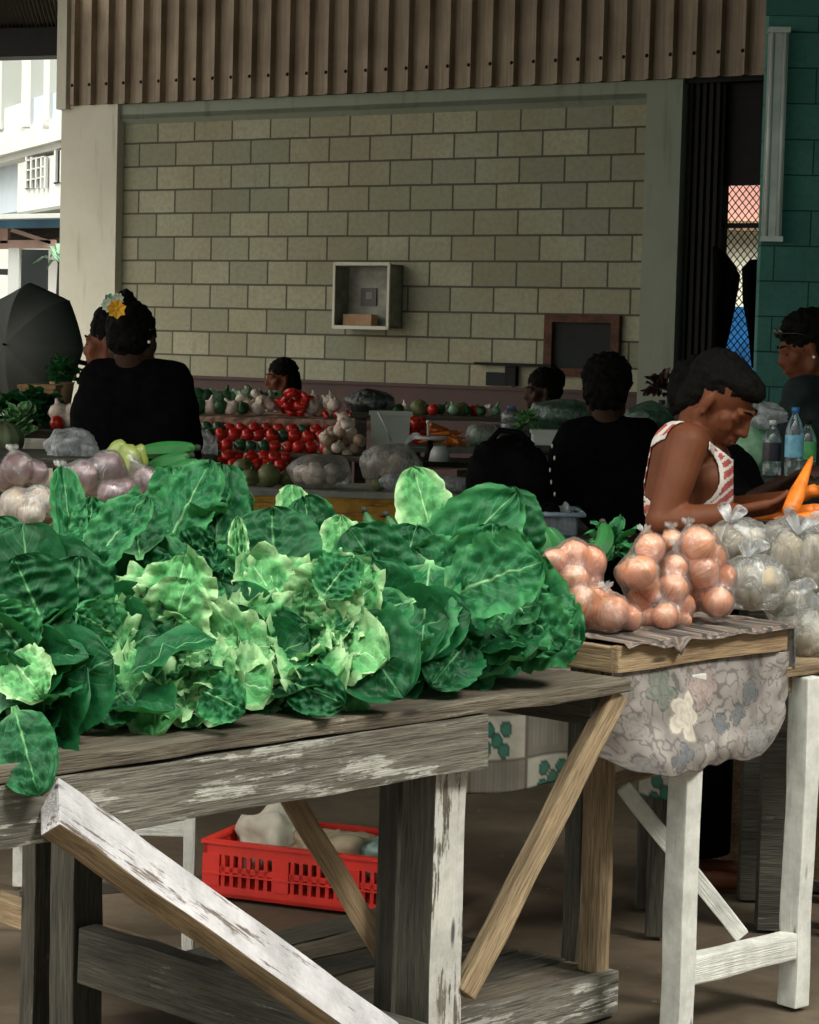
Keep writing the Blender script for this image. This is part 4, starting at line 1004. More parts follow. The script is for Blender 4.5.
# pale bags
def tied_bag(name,label,c,r,knot,seed,mat,fill=M['potato'],group=None,ears=2,cat='plastic bag',nfill=26,wr=.10):
    """tied bag: full belly drawn up with folds to a knot, two ears; r radii"""
    c=Vector(c); K=Vector(knot); _k=K-c; _l=Vector((_k.x/r[0],_k.y/r[1],_k.z/r[2])).length; K=c+_k*min(1,1.12/_l); t=thing(name,label,cat,c-Vector((0,0,r[2])),group)
    b=BM(); ell(b,(0,0,0),1,u=56,v=36)
    kd=(K-c); kl=Vector((kd.x/r[0],kd.y/r[1],kd.z/r[2])); kn=kl.normalized()
    for v in b.verts:
        p=v.co.copy(); q=p.dot(kn)
        o=p-kn*q; 
        ph=math.atan2(o.dot(kn.orthogonal()),o.dot(kn.cross(kn.orthogonal())))
        fold=abs(noise.noise(Vector((math.cos(ph)*3.2,math.sin(ph)*3.2,seed))))+.5*abs(noise.noise(Vector((math.cos(ph)*8,math.sin(ph)*8,seed+q))))
        amp=wr*(.35+1.1*max(0,q))
        s=1+amp*(fold-.35)*2+.07*noise.noise(p*2.3+Vector((seed,0,0)))
        if q>.45:
            k=((q-.45)/.55)**.6; p=kn*(q*(1-k)+k*kl.length)+o*(1-k*.93)*s
        else: p=p*s
        p.z=max(p.z,-.82)
        v.co=Vector((p.x*r[0],p.y*r[1],p.z*r[2]))+c
    obj('film',b,mat,t)
    b=BM()
    for k in range(ears):
        sgn=-1 if k%2 else 1; a=K; d=Vector((sgn*(.75-.2*k),-.35,.55+.35*k)).normalized(); n=Vector((0,-1,.3)).cross(d).normalized()
        L=r[2]*(.75+.15*math.sin(seed+k)); g=[]
        for i in range(7):
            f=i/6; wv=.004+.012*math.sin(f*math.pi)**.6
            m=a+d*L*f+Vector((0,-.012*math.sin(f*5+seed),.012*math.sin(f*3)))
            g.append([b.verts.new(m+n*wv*j+Vector((0,-.006*math.cos(j*4+f*6),0))) for j in(-1,-.5,0,.5,1)])
        for i in range(6):
            for j in range(4): b.faces.new((g[i][j],g[i+1][j],g[i+1][j+1],g[i][j+1]))
    if ears: obj('handle_ears',b,M['film_white'],t)
    if nfill:
        b=BM(); rr=random.Random(seed)
        for k in range(nfill):
            for _ in range(20):
                q=Vector((rr.uniform(-1,1),rr.uniform(-1,1),rr.uniform(-.8,.35)))
                if q.length<.8: break
            m=min(r)*rr.uniform(.24,.36)
            ell(b,c+Vector((q.x*r[0]*.85,q.y*r[1]*.85,q.z*r[2]*.8)),(m*1.25,m,m),Euler((rr.random()*3,rr.random()*3,0)).to_matrix(),10,7)
        o=obj('contents',b,fill,t); o['kind']='stuff'
    return t
GB='pale tied bags at the right'
for (lab,p,r,kn,sd) in [
 ('pale tied bag with two ears in front of the striped shirt',(738,541,5.72),(.085,.075,.062),(728,519,5.66),1),
 ('large pale bag with gathered folds at the right edge, in front of the carrots',(796,556,5.75),(.115,.09,.10),(800,520,5.62),2),
 ('pale bag of tubers right beside the largest bag of onions',(752,583,5.48),(.088,.075,.075),(748,552,5.42),3),
 ('small flattened pale bag at the right rear corner of the onion table',(790,603,5.62),(.07,.06,.055),(806,590,5.56),4),
 ('greyish brown bag low at the right edge on the corner table',(806,632,5.56),(.085,.07,.075),(812,603,5.5),5),
 ('pale bag behind the small flattened bag at the right edge',(824,586,5.9),(.09,.08,.08),(818,560,5.85),6)]:
    tied_bag('tied_bag',lab,W(*p),r,W(*kn),sd,M['film_haze'],group=GB)
# purple onion bags at the rear left
GR='purple onions in bags at the left'
def redbag(lab,pts,Z,knot,seed,olab,me=RM,mat='film',cat='onion'):
    balls=[]
    for (x,y,rpx,dz),nm in zip(pts,places(pts)):
        c=W(x,y,Z+dz); r=rpx/F_PX*(Z+dz); balls.append((c,r)); onion(me,c,r*.96,nm+' '+olab,GR)
    wrap('onion_bag',lab,balls,W(*knot),M[mat],seed=seed,group='bags of purple onions',wr=.009)
redbag('clear bag of purple onions at the left frame edge with a twisted white neck',[(18,469,17,0),(36,473,13,.03),(5,478,14,.05),(24,486,12,.08)],5.85,(12,452,5.8),11,'purple onion in the clear bag at the left frame edge')
redbag('clear bag of purple onions in the middle below the black shirt',[(84,476,17,0),(108,467,17,.03),(96,488,13,.05),(120,474,10,.06)],5.80,(60,468,5.8),12,'purple onion in the clear bag below the black shirt')
redbag('small clear bag of purple onions right, next to the tall crinkled head',[(145,480,14,.02),(160,485,12,0),(135,486,10,.05)],5.75,(133,462,5.75),13,'purple onion in the small right bag')
redbag('clear bag of purple onions, front middle, with a trailing corner',[(112,495,15,-.02),(126,490,12,0),(118,508,12,0),(100,510,11,.05)],5.62,(98,528,5.6),14,'purple onion in the front middle bag')
GM=onion_proto(plain('pale brown bulb skin',(.38,.27,.19),.5,.3,20))
redbag('clear bag of pale brown bulbs at the left frame edge above the dark leaves',[(16,505,17,0),(38,500,14,.0),(30,515,14,-.03),(8,518,12,0),(52,508,10,.04)],5.6,(60,492,5.6),15,'pale brown bulb in the clear bag at the left frame edge',GM,'film_haze')
for (x,y,Z,rx) in ((128,462,6.0,.035),(118,455,6.05,.03),(138,458,6.05,.028)):
    b=BM(); c=W(x,y,Z); ell(b,c,(rx,rx,rx*1.25)); 
    for v in b.verts: v.co+=(v.co-c)*noise.noise(v.co*40)*.3
    props(obj('green_mango',b,plain('yellow green fruit skin',(.20,.25,.06),.4,.3,10),None,True,base=c),{128:'yellowish green fruit at the front of the three above the purple onions',118:'yellowish green fruit left of the three above the purple onions',138:'yellowish green fruit right of the three above the purple onions'}[x],'fruit','yellow green fruit')
for i,(bp,tp_,r,lab) in enumerate([((140,452,6.15),(196,448,6.15),.024,'dark green cucumber at the bottom of the black shirt, upper one'),((148,468,6.1),(190,456,6.1),.022,'green cucumber below the upper one beside the purple onions'),((165,473,6.0),(200,462,6.0),.02,'paler green cucumber nearest the tall crinkled head')]):
    pod('cucumber',lab,bp,tp_,r,0,'cucumbers at the left')
# fill support under those bags: shallow heap of netted produce
sack('produce_sack',W(90,532,5.93)-Vector((0,0,.03)),(.42,.34,.12),M['potato'],'dull sack lying under the bags of purple onions',21,.25)
# ------------------------------------------------------------------ people
def frame(c,yaw,pitch=0,roll=0):
    """local axes: +X forward (face), +Y left, +Z up; yaw about Z from world +X"""
    m=Matrix.Rotation(yaw,4,'Z')@Matrix.Rotation(pitch,4,'Y')@Matrix.Rotation(roll,4,'X'); m.translation=Vector(c); return m
def headparts(b,Mx,k=1.):
    P=lambda x,y,z:Mx@Vector((x*k,y*k,z*k)); rot=Mx.to_3x3().normalized()
    ell(b,P(-.018,0,.030),(.094*k,.074*k,.092*k),rot,24,16)
    ell(b,P(.032,0,-.030),(.060*k,.060*k,.082*k),rot,20,14)
    ell(b,P(.030,0,-.078),(.055*k,.048*k,.034*k),rot)
    ell(b,P(.073,0,-.104),(.020*k,.022*k,.017*k),rot)                      # chin
    for s in(-1,1):
        cap(b,P(.062,s*.045,-.03),P(.05,s*.052,-.012),.019*k,.019*k,2,10)   # cheek
        cap(b,P(.086,s*.008,.026),P(.074,s*.046,.024),.0125*k,.010*k,3,8)   # brow
        cap(b,P(.01,s*.058,-.08),P(-.015,s*.06,-.045),.02*k,.02*k,2,8)      # jaw
        ell(b,P(.094,s*.013,-.032),(.012*k,.010*k,.009*k),rot,10,8)         # nostril
        ell(b,P(.070,s*.032,.004),(.016*k,.017*k,.013*k),rot,10,8)          # lid
        ell(b,P(-.012,s*.078,-.006),(.017*k,.008*k,.031*k),rot,12,10)       # ear
        ell(b,P(-.005,s*.079,-.030),(.010*k,.008*k,.011*k),rot,8,6)
    cap(b,P(.084,0,.022),P(.106,0,-.028),.009*k,.0135*k,4,10)               # nose
    cap(b,P(.088,-.019,-.058),P(.088,.019,-.058),.008*k,.008*k,2,8); cap(b,P(.095,-.008,-.057),P(.095,.008,-.057),.009*k,.009*k,2,8)
    cap(b,P(.084,-.016,-.072),P(.084,.016,-.072),.009*k,.009*k,2,8); cap(b,P(.091,-.007,-.072),P(.091,.007,-.072),.010*k,.010*k,2,8)
def face_details(th,Mx,k,sk):
    P=lambda x,y,z:Mx@Vector((x*k,y*k,z*k)); rot=Mx.to_3x3().normalized()
    for s in(-1,1):
        b=BM(); ell(b,P(.0815,s*.032,.000),(.006*k,.013*k,.0028*k),rot,12,8); obj('eye',b,M['eye'],th)
        b=BM(); tube(b,[P(.0945,s*.012,.030),P(.0895,s*.030,.035),P(.0745,s*.048,.030)],[.0035*k,.004*k,.002*k],6); obj('eyebrow',b,M['hair'],th)
    b=BM(); tube(b,[P(.096,-.020,-.0655),P(.1045,0,-.0650),P(.096,.020,-.0655)],[.001*k,.0035*k,.001*k],6); obj('mouth',b,M['lip'],th)
def hair(th,Mx,k,blobs,amp=.012,freq=55,vox=.008,mat=None,name='hair'):
    rot=Mx.to_3x3().normalized(); b=BM()
    for (x,y,z,rx,ry,rz) in blobs: ell(b,Mx@Vector((x*k,y*k,z*k)),(rx*k,ry*k,rz*k),rot,24,16)
    me=fuse(b,vox,2)
    for v in me.vertices:
        n=noise.noise(v.co*freq)+.6*noise.noise(v.co*freq*2.3)
        v.co+=v.normal*n*amp
    return obj(name,me,mat or M['hair'],th)
CROP=[(-.035,0,.052,.105,.088,.095),(-.055,0,.01,.08,.086,.085)]
def finger(b,o,dirs,lens,rads):
    p=Vector(o)
    for d,l,(r0,r1) in zip(dirs,lens,zip(rads,rads[1:])):
        q=p+Vector(d).normalized()*l; cap(b,p,q,r0,r1,2,8); p=q
def hand(b,wr,fw,palm,thumb,curl=.5,k=1.,spread=.12):
    """wrist point, forward dir, palm-facing dir, thumb side dir"""
    wr=Vector(wr); f=Vector(fw).normalized(); pn=Vector(palm); pn=(pn-f*pn.dot(f)).normalized(); ts=Vector(thumb); ts=(ts-f*ts.dot(f)-pn*ts.dot(pn)).normalized()
    for s in(-.028,-.010,.010,.028): cap(b,wr+ts*s*.6*k,wr+(f*.085+ts*s)*k,.013*k,.0125*k,3,10)
    for i,(s,L) in enumerate(((.031,.068),(.010,.076),(-.011,.070),(-.030,.054))):
        a=wr+(f*.088+ts*s)*k; c1,c2,c3=curl*.6,curl*1.4,curl*2.1
        sp=ts*(s*spread*20*.3)
        D=[f*math.cos(c)+pn*math.sin(c)+sp for c in(c1,c2,c3)]
        finger(b,a,D,[L*.45*k,L*.32*k,L*.25*k],[.0095*k,.0085*k,.0078*k,.0065*k])
    a=wr+(f*.022+ts*.024)*k
    D=[f*.6+ts*.8+pn*.25,f*.9+ts*.25+pn*.35,f*1.+pn*.4]
    finger(b,a,D,[.038*k,.032*k,.026*k],[.013*k,.0105*k,.0095*k,.007*k])
# ---- woman in the striped tank top
Zp=6.3
P=lambda x,y,z=0:W(x,y,Zp+z)
HM=frame(P(721,401,.0),math.radians(-24),math.radians(38),math.radians(6))
t=thing('person','person with cropped black hair in a red and white striped tank top bent over carrots','person',Vector((P(690,480).x,Zp,0)))
b=BM(); headparts(b,HM,1.0)
nk=HM@Vector((-.03,0,-.08)); chest=P(706,470,.06); pel=P(694,600,.34)
sh=P(686,444,-.10); sh2=P(705,450,.18)
cap(b,HM@Vector((-.035,0,-.05)),P(695,441,.06),.052,.058,6,16)
# torso
cap(b,P(694,466,.05),P(692,520,.07),.105,.105,6,20); cap(b,P(693,505,.07),pel,.105,.12,6,20)
cap(b,P(683,452,.02),P(676,500,.05),.085,.09,6,16)
cap(b,sh,P(700,450,.12),.056,.07,5,14); cap(b,P(700,450,.12),sh2,.07,.056,5,14)
cap(b,P(690,438,.02),sh,.045,.05,4,12)
cap(b,P(708,480,-.02),P(706,500,-.0),.052,.055,3,14)
# near arm
el=P(662,521,-.15); wr=P(735,513,-.16)
cap(b,sh,P(676,480,-.13),.060,.052,5,16); cap(b,P(676,480,-.13),el,.052,.043,5,16); cap(b,el,el,.044,.044,1)
cap(b,el,P(690,520,-.16),.046,.043,4,14); cap(b,P(690,520,-.16),wr,.042,.027,5,14)
hand(b,wr,P(775,507,-.2)-wr,(.1,.3,.95),(0,.8,.5),.35,1.12)
# far arm, held in front behind the carrots
el2=P(722,512,.26); wr2=P(786,500,.1)
cap(b,sh2,el2,.052,.042,6,14); cap(b,el2,wr2,.042,.027,6,14)
me=fuse(b,.0048,4,.5)
body=obj('body',me,M['skin'],t)
face_details(t,HM,1.0,None)
hair(t,HM,1.,[(-.034,0,.048,.094,.079,.080),(-.056,0,.005,.060,.072,.072),(.012,0,.080,.080,.066,.040),(-.072,0,-.045,.04,.058,.05)],.006,50)
b=BM(); lathe(b,[(.12,pel.z+.08),(.135,pel.z-.08),(.13,.45),(.13,.10),(.12,.10)],28,(pel.x,pel.y,0)); obj('skirt',b,M['black_cloth'],t)
for s_ in(-1,1):
    b=BM(); f0_=Vector((pel.x+.0,pel.y+s_*.08,0)); cap(b,f0_+Vector((0,0,.16)),f0_+Vector((0,0,.05)),.035,.035,3,10); cap(b,f0_+Vector((0,0,.032)),f0_+Vector((.15,0,.026)),.032,.026,4,10); obj('foot',fuse(b,.008,2),M['skin'],t)
# tank top: part of the torso surface, lifted, with white edging
def g_tank(p):
    """signed distance-like field in the torso frame: >0 cloth"""
    return 0
def shell(src,fn,off,mats,name,th,par,label=None,thick=.003):
    """cloth lifted from the body where fn(co,no)>0 ; fn returns (keep value, material index)"""
    bm=BM(); bm.from_mesh(src.data); base=ref(src); bm.normal_update()
    drop=[]
    for f in bm.faces:
        k,mi=fn(f.calc_center_median()+base,f.normal); 
        if k<=0: drop.append(f)
        else: f.material_index=mi
    bmesh.ops.delete(bm,geom=drop,context='FACES')
    bm.normal_update()
    for v in bm.verts: v.co+=v.normal*off
    for _ in range(6): bmesh.ops.smooth_vert(bm,verts=bm.verts,factor=.4,use_axis_x=True,use_axis_y=True,use_axis_z=True)
    for v in bm.verts: v.co+=v.normal*.003
    o=obj(name,bm,None,par,True,mats,local=True,label=label); m=o.modifiers.new('s','SOLIDIFY'); m.thickness=thick; return o
def project(p):
    v=Vector(p)-Vector((0,0,EYE)); a=v.dot(fwd); return 409.5+F_PX*v.dot(right)/a, 512-F_PX*v.dot(up)/a
# arm hole centre and neckline measured on the body
AH=P(680,485,-.14)
def tank(p,n):
    x,y=project(p); y_=p.y-Zp
    d=1e9
    # near arm region: ellipse around the arm axis, in the side plane
    dx=(x-676)/ (36 if x<676 else 37); 
    hole=math.hypot((x-679)/39.,(y-478)/ (40. if y<478 else 31.))-1
    if y_>.16 and x>705: hole=math.hypot((x-722)/14.,(y-470)/30.)-1
    elif y_>.04: hole=.5
    neck=((y-(423+max(0,(x-684))*.78)))/30.            # below a line rising to the back of the neck
    if y_<-.02: pass
    low=1 if y<640 else -1
    k=min(hole,neck)*30
    if x<646 or x>731: k=-1
    if p.z<.8: k=-1
    # keep arms out
    if y_<-.12: k=-1
    if k<=0 : return (-1,0)
    if k<3.2: return (1,0)
    st_=(x*.75+y*.85)%9.5
    return (1,0 if st_<3.3 else 1)
M['tw']=plain('white edging',(.74,.68,.64),.8,.1,20); M['tr']=plain('washed red cloth',(.46,.10,.085),.85,.3,40)
# ---- generic figure seen from behind or in part, dressed in dark cloth
def figure(label,Z,headpx,yaw,pitch,shl,shr,hip,skinm,hairblobs,armL=None,armR=None,k=.92,hairk=None,cloth=None,roll=0,neckw=.052,tw=.13,amp=.010,thk=1.,face=True,hem=None):
    Q=lambda q:W(q[0],q[1],Z+(q[2] if len(q)>2 else 0))
    Hm=frame(Q(headpx),yaw,pitch,roll); a=Q(shl);c=Q(shr);h=Q(hip); mid=(a+c)/2
    t=thing('person',label,'person',Vector((mid.x,mid.y,0)))
    b=BM(); headparts(b,Hm,k); cap(b,Hm@Vector((-.03,0,-.05)),mid+Vector((0,0,-.02)),neckw,neckw*1.1,5,14)
    cap(b,a,mid,.055,.07,4,12); cap(b,mid,c,.07,.055,4,12); cap(b,mid-Vector((0,0,.08)),h,tw*.85,tw*.85,5,16)
    for arm in(armL,armR):
        if arm:
            s_=a if arm is armL else c; pts=[s_]+[Q(q) for q in arm[:2]]
            cap(b,pts[0],pts[1],.045,.038,4,12); cap(b,pts[1],pts[2],.037,.025,5,12)
            fw=(pts[2]-pts[1]); hand(b,pts[2],fw,arm[2],arm[3],.7)
    me=fuse(b,.009 if Z>7.5 else .0065,3); obj('body',me,skinm,t)
    if face: face_details(t,Hm,k,None)
    # skirt and feet down to the ground
    b=BM(); hh=h.z; wdv=(a-c).normalized(); fv=Vector((math.cos(yaw),math.sin(yaw),0))
    lathe(b,[(tw*.9,hh+.05),(tw*1.15,hh*.8),(tw*1.1,hh*.4),(tw*1.05,.10),(tw*.7,.10)],24,(h.x,h.y,0)); obj('skirt',b,cloth or M['black_cloth'],t)
    for s_ in(-1,1):
        b=BM(); f0_=Vector((h.x,h.y,0))+Vector((wdv.x,wdv.y,0))*s_*.07; cap(b,f0_+Vector((0,0,.16)),f0_+Vector((0,0,.05)),.035,.035,3,10); cap(b,f0_+Vector((0,0,.032)),f0_+fv*.15+Vector((0,0,.026)),.032,.026,4,10); obj('foot',fuse(b,.008,2),skinm,t)
    if hairblobs: hair(t,Hm,k,hairblobs,amp,45,.010)
    # shirt: its own looser surface
    b=BM(); cap(b,a,mid+Vector((0,0,.0)),.066*thk,.086*thk,4,16); cap(b,mid,c,.086*thk,.066*thk,4,16)
    wd=(a-c).normalized()
    for f in(-.7,0,.7):
        cap(b,mid+wd*f*.11-Vector((0,0,.09)),h+wd*f*.10,tw*.86*thk,tw*.92*thk,6,16)
    for arm in(armL,armR):
        if arm:
            s_=a if arm is armL else c; pts=[s_]+[Q(q) for q in arm[:2]]; sl=arm[4] if len(arm)>4 else 1.
            cap(b,pts[0],pts[1],.062*thk,.054*thk,5,14)
            if sl>0: cap(b,pts[1],pts[1].lerp(pts[2],sl),.054*thk,.040,5,14)
    me=fuse(b,.014,4)
    for v in me.vertices: v.co+=v.normal*(.010*noise.noise(v.co*9)+.006*noise.noise(v.co*22))
    obj('shirt',me,cloth or M['black_cloth'],t)
    if hem:
        b=BM(); 
    return t,Hm
rad=math.radians
# back view of the woman with the bun and flowers
t3_,Hm=figure('person seen from behind in a black long sleeved top, yellow flower by her bun',7.8,(133,338),rad(78),rad(8),(100,382),(172,382),(136,520),M['skin_dark'],
   [(-.03,0,.035,.098,.080,.085),(-.045,0,-.01,.070,.074,.065)],
   ((86,440,.03),(112,476,-.12),(0,0,-1),(1,0,0),1.),((188,440,.03),(170,476,.15),(0,0,-1),(-1,0,0),1.),k=1.0,tw=.145,thk=1.12)
b=BM(); c=W(126,300,7.82); ell(b,c,(.032,.032,.034),None,20,14)
for v in b.verts: v.co+=(v.co-c)*.35*noise.noise(v.co*60)
obj('hair_bun',b,M['hair'],t3_)
def flower(par,c,r,mat,label,n=7):
    b=BM(); c=Vector(c)
    for k in range(n):
        a=k*6.283/n+.3; d=Vector((math.cos(a),-.35,math.sin(a))).normalized(); s_=d.cross(Vector((0,-1,0))).normalized()*r*.38
        m=c+d*r*.6+Vector((0,-.008,0)); b.faces.new([b.verts.new(x) for x in(c,m+s_,c+d*r,m-s_)])
    ell(b,c+Vector((0,-.004,0)),r*.2,None,8,6); obj('flower',b,mat,par,False,label=label)
flower(t3_,W(117,309,7.62),.036,M['yellow'],'yellow flower'); flower(t3_,W(109,305,7.76),.028,M['white_petal'],'white flower',9); flower(t3_,W(118,299,7.78),.024,M['white_petal'],'white flower',8); flower(t3_,W(110,299,7.8),.022,M['pale_greens'],'green leaves',6)
b=BM(); tube(b,[W(149,330,7.72),W(155,329,7.74),W(156,337,7.78)],.004,6); obj('glasses_arm',b,M['eye'],t3_)
b=BM(); ell(b,W(149,342,7.72),.006,None,8,6); obj('earring',b,M['pearl'],t3_)
# face beyond her, looking left
figure('person facing left, face just showing beyond the bun of the person in black',8.7,(110,343),rad(168),rad(5),(112,385,.1),(140,385,-.1),(130,500),M['skin'],
   [(-.03,0,.055,.105,.088,.09),(-.05,0,.0,.07,.085,.075),(.0,0,.12,.05,.05,.03)],k=.95,tw=.1,thk=.85)
# centre back person
figure('broad person seen from behind in a black shirt with short curly hair',9.2,(607,391),rad(80),rad(12),(574,437),(642,437),(607,580),M['skin_dark'],
   [(-.03,0,.045,.112,.100,.105),(-.05,0,-.015,.08,.09,.08),(.02,0,.07,.08,.08,.06)],
   ((566,495,.03),(584,530,-.15),(0,0,-1),(1,0,0),1.),((655,495,.03),(640,530,-.15),(0,0,-1),(-1,0,0),1.),k=1.0,tw=.165,thk=1.15,amp=.014)
# far centre person
figure('person far behind, dark haired, only the face and shoulders showing above green bagged vegetables',15.,(541,391),rad(195),rad(8),(535,412),(560,412),(548,470),M['skin_dark'],
   [(-.03,0,.055,.105,.09,.09),(-.06,0,.0,.08,.09,.08),(-.09,0,.06,.07,.08,.08)],k=1.05,tw=.12)
# far left child
figure('person with braided dark hair far behind the tomatoes against the block wall',15.8,(280,378),rad(205),rad(5),(268,402),(296,402),(282,450),M['skin'],
   [(-.03,0,.055,.105,.09,.09),(-.07,0,-.01,.075,.09,.10),(-.09,.0,-.06,.06,.08,.08)],k=.98,tw=.11,cloth=plain('patterned pale shirt',(.45,.38,.34),.8,.6,30))
# right woman looking down
tw_,Hm=figure('person at the right edge in a dark top, sunglasses pushed up on her hair',9.0,(803,348),rad(188),rad(20),(800,392,-.12),(826,396,.15),(822,520),M['skin'],
   [(-.035,0,.055,.110,.094,.095),(-.07,0,.0,.085,.09,.09),(-.08,0,.05,.09,.09,.08)],((790,430,-.1),(758,406,.0),(0,0,-1),(0,1,0),.25),None,k=.98,tw=.13,cloth=plain('dark teal cloth',(.008,.018,.018),.9,.4,20),amp=.012)
Pm=lambda x,y,z:Hm@Vector((x,y,z))
b=BM()
for s_ in(-1,1): ell(b,Pm(.075,s_*.032,.085),(.008,.026,.02),Hm.to_3x3(),12,8)
tube(b,[Pm(.075,-.055,.085),Pm(.03,-.088,.07),Pm(-.03,-.092,.03)],.003,6); tube(b,[Pm(.075,.055,.085),Pm(.03,.088,.07),Pm(-.03,.092,.03)],.003,6); tube(b,[Pm(.08,-.02,.086),Pm(.08,.02,.086)],.003,6)
obj('sunglasses',b,M['eye'],tw_)
for s_ in(-1,1):
    b=BM(); ell(b,Pm(-.004,s_*.088,-.038),.0065,None,8,6); obj('earring',b,M['pearl'],tw_)
# second person at the carrots, dark top, behind the striped one
figure('person in a black top half hidden behind the striped tank top, reaching for a carrot',6.9,(706,402),rad(-20),rad(20),(712,466,-.05),(738,470,.15),(700,600,.45),M['skin_dark'],
   [(-.03,0,.045,.10,.080,.085),(-.05,0,-.0,.07,.075,.08)],((742,508,-.22),(783,484,-.32),(.3,0,-1),(0,1,.4),.12),None,k=1.0,tw=.12)
shirt_off=None
bpy.context.view_layer.update()
shell(body,tank,.004,[M['tw'],M['tr']],'tank_top',None,t)
# ------------------------------------------------------------------ middle ground stalls
def stall(name,label,cat,px0,px1,y,Z,dep,h,mat,front=None,fh=.1,th=.03,legmat=None):
    a=W(px0,y,Z);c=W(px1,y,Z); t=thing(name,label,cat,((a.x+c.x)/2,Z+dep/2,0))
    b=BM(); box(b,(a.x,Z,h-th),(c.x,Z+dep,h),.004); obj('tabletop',b,mat,t,False)
    if front: b=BM(); box(b,(a.x+.01,Z+.012,h-th-fh),(c.x-.01,Z+.035,h-th)); obj('front_board',b,front,t,False)
    for x in(a.x+.06,c.x-.06):
        for y_ in(Z+.08,Z+dep-.08): b=BM(); box(b,(x-.03,y_-.03,0),(x+.03,y_+.03,h-th)); obj('leg',b,legmat or M['dark_wood'],t,False)
    return t,a,c
zc=W(300,491,11.5).z
stall('grey_counter','grey topped counter with a yellow front board, carrying bags and squashes','counter',222,474,491,11.5,.75,zc,M['grey_counter'],M['yellow_board'],.17)
# tiers of the tomato stand
def tier(i,px0,px1,y,Z,dep,lab):
    z=W(px0,y,Z).z
    t,a,c=stall('display_tier',lab,'display shelf',px0,px1,y,Z,dep,z,M['top_wood'],M['dark_wood'],.04,.02)
    return z
zB=tier(1,192,352,451,12.55,.5,'middle wooden tier of the tomato stand')
zC=tier(2,188,402,415,13.3,1.1,'top wooden tier of the tomato stand under a pink covering')
def pk(u,v):
    z=zC+.006+.01*noise.noise(Vector((u*20,v*4,0))); y=13.28+v*.6
    if v<.3: y=13.28; z=zC+.004-.06*(.3-v)/.3*(1+.3*math.sin(u*30))
    a=W(190,412,13.3).x; c=W(400,412,13.3).x
    return Vector((a+(c-a)*u,y,z))
cloth('shelf_covering',pk,70,12,lambda x,y:(Vector((.62,.36,.28)) if noise.noise(Vector((x*12,y*9,1)))>-.1 else Vector((.45,.16,.10)))*(1 if noise.noise(Vector((x*40,y*30,1)))>-.1 else .5),None,('pinkish printed covering on the top tier of the tomato stand','cloth'),su=2,sv=.6,base=(W(300,412,13.3).x,13.5,zC))
def tomato_mesh(mat):
    b=BM(); lathe(b,[(.001,-.034),(.016,-.034),(.030,-.022),(.0365,-.003),(.034,.016),(.024,.029),(.010,.030),(.002,.026)],18)
    n=len(b.faces)
    for k in range(5):
        a=k*6.283/5; d=Vector((math.cos(a),math.sin(a),0)); s_=Vector((-d.y,d.x,0))*.004
        b.faces.new([b.verts.new(x) for x in(Vector((0,0,.030))+s_,d*.017+Vector((0,0,.032)),Vector((0,0,.030))-s_)])
    me=bpy.data.meshes.new('tomato'); b.to_mesh(me); b.free(); me.materials.append(mat); me.materials.append(M['calyx'])
    for i,p in enumerate(me.polygons): p.use_smooth=True; p.material_index=1 if i>=n else 0
    return me
TMr=tomato_mesh(M['tomato']); TMg=tomato_mesh(M['tomato_green'])
def tom(me,c,lab,grp,k=1.,cat='tomato',name='tomato',rot=None):
    o=bpy.data.objects.new(name,me); COL.objects.link(o); o.location=c; o.scale=(k,k,k*R.uniform(.88,1)); o.rotation_euler=rot or (R.uniform(-.9,.9),R.uniform(-.7,.7),R.uniform(0,6)); return props(o,lab,cat,grp)
ORD=['leftmost','second','third','fourth','fifth','sixth','seventh','eighth','ninth','tenth','eleventh','twelfth','thirteenth','fourteenth','fifteenth']
def row(px0,px1,step,y,Z,green=(),k=1.,lab='',grp='',floor_=None):
    x=px0;i=0
    while x<=px1:
        p=W(x+R.uniform(-1.5,1.5),y+R.uniform(-1.5,1.5),Z+R.uniform(-.02,.02)); g=i in green
        if floor_ is not None: p.z=floor_+.034*k
        tom(TMg if g else TMr,p,((('green' if g else 'red')+' tomato, '+ORD[i]+(' ' if i==0 else ' from the left ')+lab)),grp+(' (green)' if g else ''),k*R.uniform(.9,1.08)); x+=step; i+=1
row(200,348,12.2,0,12.62,(4,5,6),1.0,'in the front row on the middle tier','tomatoes on the front row of the middle tier',zB)
row(206,330,12.4,0,12.74,(0,1,7),1.05,'in the rear row on the middle tier','tomatoes on the rear row of the middle tier',zB+.05)
row(202,350,12.4,0,12.86,(1,2,9,12),1.0,'in the topmost row on the middle tier','tomatoes on the topmost row of the middle tier',zB+.085)
row(200,300,12,0,12.19,(2,),1.1,'behind the squashes on the counter','tomatoes behind the squashes, rear row',zc+.09)
row(206,300,12,0,12.08,(),1.1,'right behind the squashes on the counter','tomatoes behind the squashes, front row',zc+.05)
b=BM(); a=W(196,480,12.05);c=W(312,480,12.05); box(b,(a.x,12.02,zc+.0),(c.x,12.24,zc+.045)); props(obj('produce_tray',b,M['dark_wood'],None,False,base=((a.x+c.x)/2,12.2,zc)),'dark shallow tray raising the tomatoes behind the squashes','tray')
